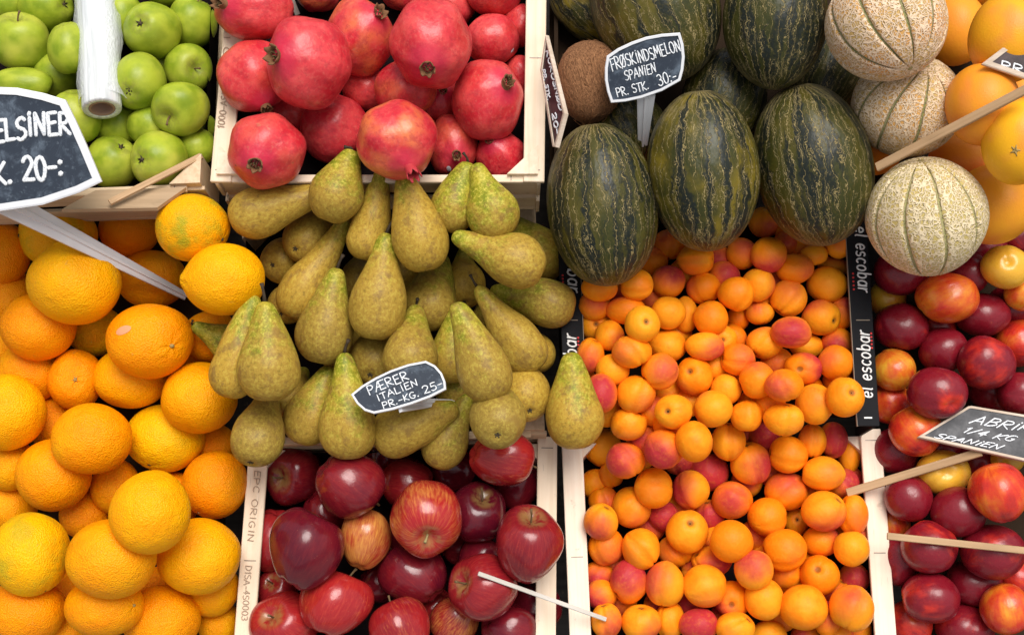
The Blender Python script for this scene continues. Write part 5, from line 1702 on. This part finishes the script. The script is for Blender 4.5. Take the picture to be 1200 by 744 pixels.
for (lst, x0, y0, k, where, region, r0) in ((UP, 660, 250, .3494, 'the black card tray', 'tray', 0), (LO, 660, 490, .3413, 'the pale wooden crate', 'crate', 0)):
    items = []
    for (cx, cy, rx, ry, ly, bl, fe) in lst:
        x, y = S(cx, cy, x0, y0, k)
        pole = S(fe[0], fe[1], x0, y0, k) if isinstance(fe, tuple) else None
        if ly < .55:
            rx, ry = max(rx, 52), max(ry, 50)
        k2 = k * (1.05 if rx < 68 else .98)
        items.append([x, y, rx * k2, ry * k2, ly, bl, fe, pole])
    short = 'black tray' if region == 'tray' else 'pale crate'
    ys = sorted(items, key=lambda t: t[1])
    nrow = 9
    step = (ys[-1][1] - ys[0][1] + 1) / nrow
    rows = {}
    for t in items:
        rows.setdefault(int((t[1] - ys[0][1]) / step), []).append(t)
    for rk, row in rows.items():
        row.sort(key=lambda t: t[0])
        for ci, t in enumerate(row):
            x, y, rx, ry, ly, bl, fe, pole = t
            lab = f"{look(bl, fe, ly < .75)} apricot{' with stem hollow' if pole else ' with deep crease' if fe == 'k' else ''}, {ORD[ci]} from left, {ORD[rk]} row down, {short}"
            def f(x=x, y=y, rx=rx, ry=ry, bl=bl, fe=fe, pole=pole, lab=lab, region=region, ly=ly):
                q = random.Random(lab)
                ax, sp, prm = None, q.random() * 6.28, {'crease': .02 + .02 * q.random()}
                if fe != 'k' and not pole and q.random() < .5:
                    t_ = q.random() * 6.283
                    ax, sp, prm = (math.cos(t_), math.sin(t_), q.uniform(-.1, .35)), q.uniform(-.9, .9), {'crease': q.uniform(.06, .09)}
                if fe == 'k':
                    t_ = math.radians(90 + q.uniform(-50, 50)) * q.choice((1, -1))
                    ax, sp, prm = (math.cos(t_), math.sin(t_), .12), q.uniform(-.25, .25), {'crease': .115}
                fruit('apricot', region, x, y, rx, ry, lab, 'apricots in ' + where, pole, a=bl, axis=ax, spin=sp, prm=prm, rails=(ly > .9), tight=.70 if ly < .75 else .86,
                      deco=[stone_dimple] if pole else None)
            job(ly, f)

for ly, k, f in sorted(jobs, key=lambda t: (t[0], t[1])):
    f()

# ================================================================== SIGNS
SG = 'handwritten price signs'
def top_w(poly, lift=.004):
    cx = sum(p[0] for p in poly) / len(poly); cy = sum(p[1] for p in poly) / len(poly)
    m = -9
    for p in poly:
        for t in (0, .35, .7, 1):
            m = max(m, surf(cx + (p[0] - cx) * t, cy + (p[1] - cy) * t))
    return m + lift

def clear_line(x0, y0, x1, y1, wa=None, wb=None, rad=.003, fix_end=False):
    """depths of a straight stick that just clears the pile between two photo positions"""
    wa = surf(x0, y0) if wa is None else wa
    wb = surf(x1, y1) if wb is None else wb
    for _ in range(12):
        worst, tw = 0, 0
        for i in range(25):
            t = i / 24
            x, y = x0 + (x1 - x0) * t, y0 + (y1 - y0) * t
            d = surf(x, y) + rad - (wa + (wb - wa) * t)
            if d > worst: worst, tw = d, t
        if worst < 1e-4: break
        if fix_end:
            wa += worst / max(.12, 1 - tw)
        else:
            wa += worst * (1.35 - tw); wb += worst * (.35 + tw)
    return wa, wb

def clear_plane(poly, normal, lift=.003, inside=None):
    cx = sum(p[0] for p in poly) / len(poly); cy = sum(p[1] for p in poly) / len(poly)
    n = unit(normal)
    pl = Plane(cx, cy, surf(cx, cy), n)
    worst = -9
    for p in poly:
        for t in (0, .25, .5, .75, 1):
            x, y = cx + (p[0] - cx) * t, cy + (p[1] - cy) * t
            if not (-5 < x < 1205 and -5 < y < 750): continue
            h = (pl.hit(x, y) - CAM) @ RM
            worst = max(worst, surf(x, y) - (DIST + h[2]))
    return Plane(cx, cy, surf(cx, cy) + worst + lift, n)

def cl(poly):       # densify gently curved outlines
    return poly

# oranges sign
poly = [(-122, 122), (-60, 106), (-20, 101.5), (20, 103), (50, 109), (76, 117), (88, 141), (101, 170), (119, 213), (92, 226), (50, 240), (0, 247.5), (-60, 250), (-112, 244), (-126, 215), (-132, 180)]
wS = min(top_w([p for p in poly if p[0] > -30]), .16)
pl = clear_plane(poly, (0.05, -.10, 1), .078)
r1, o1 = price_sign('price_sign', poly, 8.5, pl, 'white_plastic', 'chalkboard', 'large white-framed chalkboard sign ending in ELSINER and 20, cut by the picture edge')
letters('chalk_lettering', 'APPELSiNER', -50, 171, 82, 155, 25, pl, .0019, 'chalk', r1, -.0008, skew=.06, jitter=.035, org=o1)
letters('chalk_lettering', 'PR. STK.', -78, 221, 14, 214, 25, pl, .0019, 'chalk', r1, -.0008, skew=.02, org=o1)
letters('chalk_lettering', '20-:', 27, 213, 74, 208, 27, pl, .0020, 'chalk', r1, -.0008, skew=.05, org=o1)
wa, wt = clear_line(14, 243, 216, 346, DIST + ((pl.hit(14, 243, -.006) - CAM) @ RM)[2], surf(214, 345), .0, True)
bar('post', P(-4, 232, wa) - o1, P(217, 347, wt - .002) - o1, .024, .0085, .0035, RM @ np.array([.1, .25, 1.0]), 'white_plastic', r1, org=None, ridge=.6)

# melon sign
poly = [(711, 66), (724, 57), (740, 49.5), (757, 43.5), (776, 40), (797, 38.5), (801, 52), (802.5, 67), (801, 82), (797.5, 95), (776, 107), (752, 115.5), (733, 119.5), (716, 121), (711.5, 108), (708.8, 94), (708.8, 80)]
wS = top_w(poly)
pl = clear_plane(poly, (-.05, -.22, 1), .006)
r2, o2 = price_sign('price_sign', poly, 3.4, pl, 'white_plastic', 'chalkboard', 'white-framed sign reading FRØSKINDSMELON SPANIEN PR. STK. 30 among the striped melons')
letters('chalk_lettering', 'FRØSKiNDSMELON', 717.5, 83.5, 798.5, 59.5, 14.5, pl, .00062, 'chalk', r2, -.0006, jitter=.03, org=o2, h1=13)
letters('chalk_lettering', 'SPANiEN', 733, 95, 769.5, 85, 11, pl, .00055, 'chalk', r2, -.0006, skew=.1, org=o2)
letters('chalk_lettering', 'PR. STK.', 723.5, 114, 761, 104.5, 10, pl, .00055, 'chalk', r2, -.0006, org=o2)
letters('chalk_lettering', '30:-', 772.5, 101.5, 794, 95, 13, pl, .00062, 'chalk', r2, -.0006, org=o2)
wt = max(surf(752, 168) - .004, surf(752, 160) - .012)
bar('post', pl.hit(757.5, 112, -.006) - o2, P(753, 170, wt) - o2, .0175, .0095, .003, RM @ np.array([0, .2, 1.0]), 'white_plastic', r2, ridge=.5)

# coconut sign, seen almost edge on
poly = [(639, 41), (661.5, 133), (651, 172.5), (647, 172), (632.5, 82)]
pl = Plane(650, 110, .075, (-.90, .16, .36))
r3, o3 = price_sign('price_sign', poly, 2.0, pl, 'frame_wood', 'dark_slate_board', 'narrow edge-on price board leaning on the crate rail beside the coconut', thick=.004)
letters('chalk_lettering', 'KOKOSNØD', 638.5, 60, 654.5, 130, 4.5, pl, .0009, 'chalk', r3, -.0008, org=o3)
letters('chalk_lettering', 'PR. STK.', 634.2, 82, 641, 118, 3.5, pl, .0008, 'chalk', r3, -.0008, org=o3)
letters('chalk_lettering', '20-', 645.5, 133, 650.5, 158, 4.8, pl, .0010, 'chalk', r3, -.0008, org=o3)

# pear sign
poly = [(411, 462), (424, 451.5), (440, 442), (458, 433.5), (478, 426.5), (499, 422.5), (510, 428), (518, 437), (522, 447), (522.8, 456), (504, 465.5), (482, 473.5), (460, 480), (438, 484.5), (427, 481), (418, 473)]
wS = top_w(poly, .002)
pl = clear_plane(poly, (-.05, .22, 1), .005)
r4, o4 = price_sign('price_sign', poly, 2.6, pl, 'white_plastic', 'chalkboard', 'white-framed leaf-shaped sign reading PÆRER ITALIEN PR. KG. 25 in the pears')
letters('chalk_lettering', 'PÆRER', 432.5, 463, 479, 443.5, 10.5, pl, .00062, 'chalk', r4, -.0006, org=o4)
letters('chalk_lettering', 'ITALiEN', 442.5, 470, 490.5, 451, 7.5, pl, .00055, 'chalk', r4, -.0006, org=o4)
letters('chalk_lettering', 'PR.-KG.', 449, 478.5, 491.5, 464, 7.5, pl, .00055, 'chalk', r4, -.0006, org=o4)
letters('chalk_lettering', '25-', 497, 461.5, 519.5, 452.5, 9, pl, .00058, 'chalk', r4, -.0006, org=o4)
bar('post', pl.hit(466, 473, -.005) - o4, P(532, 470.5, surf(520, 471) + .002) - o4, .015, .0035, .003, RM @ np.array([0, .2, 1.0]), 'white_plastic', r4, ridge=.4)

# apricot sign on its stick
poly = [(1075.5, 511.5), (1135, 475.5), (1139, 475.2), (1270, 497), (1262, 556), (1200, 539.5), (1140, 526)]
wS = top_w([p for p in poly if p[0] < 1215])
pl = clear_plane(poly, (0, .45, 1), .006)
r5, o5 = price_sign('price_sign', poly, 2.9, pl, 'frame_wood', 'slate_board', 'slate sign beginning ABRI, 1/4 KG, SPANIEN on a wooden stick over the nectarines')
letters('chalk_lettering', 'ABRiKOSER', 1136, 495.5, 1264, 514, 9.5, pl, .00075, 'chalk', r5, -.0006, org=o5, skew=.5)
letters('chalk_lettering', '1/4 KG', 1126, 506, 1186, 517, 7, pl, .00065, 'chalk', r5, -.0006, org=o5, skew=.5)
letters('chalk_lettering', 'SPANiEN', 1093, 512.5, 1169, 526, 5.6, pl, .00065, 'chalk', r5, .0004, org=o5, skew=.5)
ws0, _w = clear_line(992, 577, 1150, 526.5, max(surf(994, 576), rail_w('low', 560) + .012), DIST + ((pl.hit(1152, 526.5, -.006) - CAM) @ RM)[2], .003, True)
plank('stick', pl.hit(1152, 526.5, -.006) - o5, P(992, 577, ws0) - o5, RM @ np.array([.1, .5, 1.0]), .0085, .004, 'stick_wood', r5, .0006)

# black board at the top corner on its long stick
poly = [(1150.5, 75), (1216, 25), (1300, 30), (1306, 124), (1218, 98)]
wS = top_w([(1150.5, 75), (1200, 38), (1210, 95)])
pl = clear_plane(poly, (-.1, .1, 1), .006)
r6, o6 = price_sign('price_sign', poly, 6.0, pl, 'frame_wood', 'dark_slate_board', 'black price board with pale wooden rim beginning PR. over the grapefruit')
letters('chalk_lettering', 'PR. STK.', 1172, 79.5, 1262, 103, 9, pl, .0008, 'chalk', r6, -.0006, org=o6)
ws0, ws1 = clear_line(1026, 196, 1204, 103, None, None, .003)
plank('stick', P(1204, 103, ws1) - o6, P(1026, 196, ws0) - o6, RM @ np.array([.2, .45, 1.0]), .0085, .004, 'stick_wood', r6, .0006)

# thin stick across the nectarines
ws0, ws1 = clear_line(1040, 627.5, 1215, 646, rail_w('low', 628) + .010, None, .003)
st = plank('sign_stick', P(1040, 627.5, ws0), P(1215, 646, ws1), RM @ np.array([0, .35, 1.0]), .0068, .003, 'stick_wood', None, .0005)
tag(st, 'thin bare wooden stick lying across the nectarines from the crate rail', 'stick')
# white stake between red apples and apricots
wa, wb = clear_line(561, 671.5, 711, 725.5, None, max(surf(708, 724), rail_w('low', 720) + .012), .003)
st = plank('sign_stick', P(561, 671.5, wa), P(711, 725.5, wb), RM @ np.array([.1, .35, 1.0]), .0042, .0024, 'white_wood', None, .0005)
tag(st, 'thin white stake lying over the red apples and across two crate rails', 'stick')
# brown board tipped away at the green apples' crate front
poly = [(72, 245.5), (112, 223), (218, 219.5), (184, 243.5)]
wS = max(top_w(poly), rail_w('upper', 225) + .01)
pl = clear_plane(poly, (.05, .85, 1), .005)
cx, cy = 146, 233
o8 = pl.hit(cx, cy)
r8 = empty('price_sign', o8)
tag(r8, 'blank brown board tipped back on a stick, at the front of the green apples', 'price sign', SG)
vs = [pl.hit(p[0], p[1], l) - o8 for l in (0, -.004) for p in poly]
mesh_obj('board', vs, [(0, 1, 2, 3), (7, 6, 5, 4), (0, 4, 5, 1), (1, 5, 6, 2), (2, 6, 7, 3), (3, 7, 4, 0)], M['brown_board'], r8, smooth=False, rest=vs)
ws0, ws1 = clear_line(128, 236.5, 236, 182, DIST + ((pl.hit(128, 236.5, .0022) - CAM) @ RM)[2], None, .003)
plank('stick', P(128, 236.5, ws0) - o8, P(236, 182, ws1) - o8, RM @ np.array([.1, .4, 1.0]), .0062, .003, 'stick_wood', r8, .0004)
# pale stake at the top edge of the pomegranates
wa = surf(350, 14) + .002
st = plank('sign_stick', P(349, 18, wa), P(330, -30, wa + .03), RM @ np.array([0, .2, 1.0]), .0055, .003, 'white_wood', None, .0004)
tag(st, 'short pale stake between pomegranates at the top edge', 'stick')

# ================================================================== ROLL OF PLASTIC BAGS
def bag_roll():
    wE = surf(120, 128, .0) + .03
    wE = max(wE, surf(112, 60) + .045)
    p0 = P(119.5, 127.5, wE)
    p1 = P(109, -70, wE - .075)
    d = unit(p1 - p0)
    root = empty('bag_roll', p0)
    tag(root, 'roll of clear plastic bags on a cardboard core hanging over the green apples', 'bag roll')
    s = unit(np.cross(d, RM @ np.array([0, 0, 1.0]))); u = np.cross(s, d)
    L = np.linalg.norm(p1 - p0)
    R0, R1 = .0188, .0125
    seg, n = 48, 30
    q = np.random.default_rng(4)
    def ringv(r, t, wob):
        out = []
        for j in range(seg):
            a = 2 * math.pi * j / seg
            rr = r * (1 + wob * (math.sin(3 * a + t * 9) * .5 + math.sin(7 * a - t * 23 + 1.3) * .35))
            out.append((math.cos(a) * s + math.sin(a) * u) * rr + d * (L * t))
        return out
    vs, fs, rest = [], [], []
    rings = [(R1, .0, 0), (R1 + .001, -.004, 0), (R0 * .96, -.003, .004)] + [(R0, t, .0035) for t in np.linspace(.004, 1, n)]
    for (r, t, wb) in rings:
        rv = ringv(r, t, wb)
        vs += rv
        rest += [(math.cos(2 * math.pi * j / seg), math.sin(2 * math.pi * j / seg), t * 8) for j in range(seg)]
    for i in range(len(rings) - 1):
        for j in range(seg):
            k = (j + 1) % seg
            fs.append((i * seg + j, i * seg + k, (i + 1) * seg + k, (i + 1) * seg + j))
    mesh_obj('film_windings', vs, fs, M['film_roll'], root, rest=rest)
    vs, fs = [], []
    for (r, t) in ((R1, .001), (R1 - .0002, -.002), (R1 - .0022, -.002), (R1 - .0022, .9)):
        vs += ringv(r, t, 0)
    for i in range(3):
        for j in range(seg):
            k = (j + 1) % seg
            fs.append((i * seg + j, i * seg + k, (i + 1) * seg + k, (i + 1) * seg + j))
    fs.append(tuple(3 * seg + j for j in range(seg)))
    mesh_obj('cardboard_core', vs, fs, M['paper_core'], root, smooth=True)
    # loose outer wrap standing off both sides
    for sgn in (-1, 1):
        vs, fs, rest = [], [], []
        nu, nv = 24, 7
        for i in range(nu):
            t = .05 + .95 * i / (nu - 1)
            for j in range(nv):
                f = j / (nv - 1)
                a = (.5 - sgn * .5) * math.pi + sgn * (.9 - 1.0 * f)
                rr = R0 * (1.02 + f * (.16 + .10 * math.sin(t * 17 + sgn) + .05 * math.sin(t * 41)))
                vs.append((math.cos(a) * s + math.sin(a) * u) * rr + d * (L * (t - .03 * f * math.sin(t * 11))))
                rest.append((f * 2, t * 9, sgn))
        for i in range(nu - 1):
            for j in range(nv - 1):
                fs.append((i * nv + j, (i + 1) * nv + j, (i + 1) * nv + j + 1, i * nv + j + 1))
        mesh_obj('loose_film', vs, fs, M['loose_film'], root, rest=rest)
bag_roll()
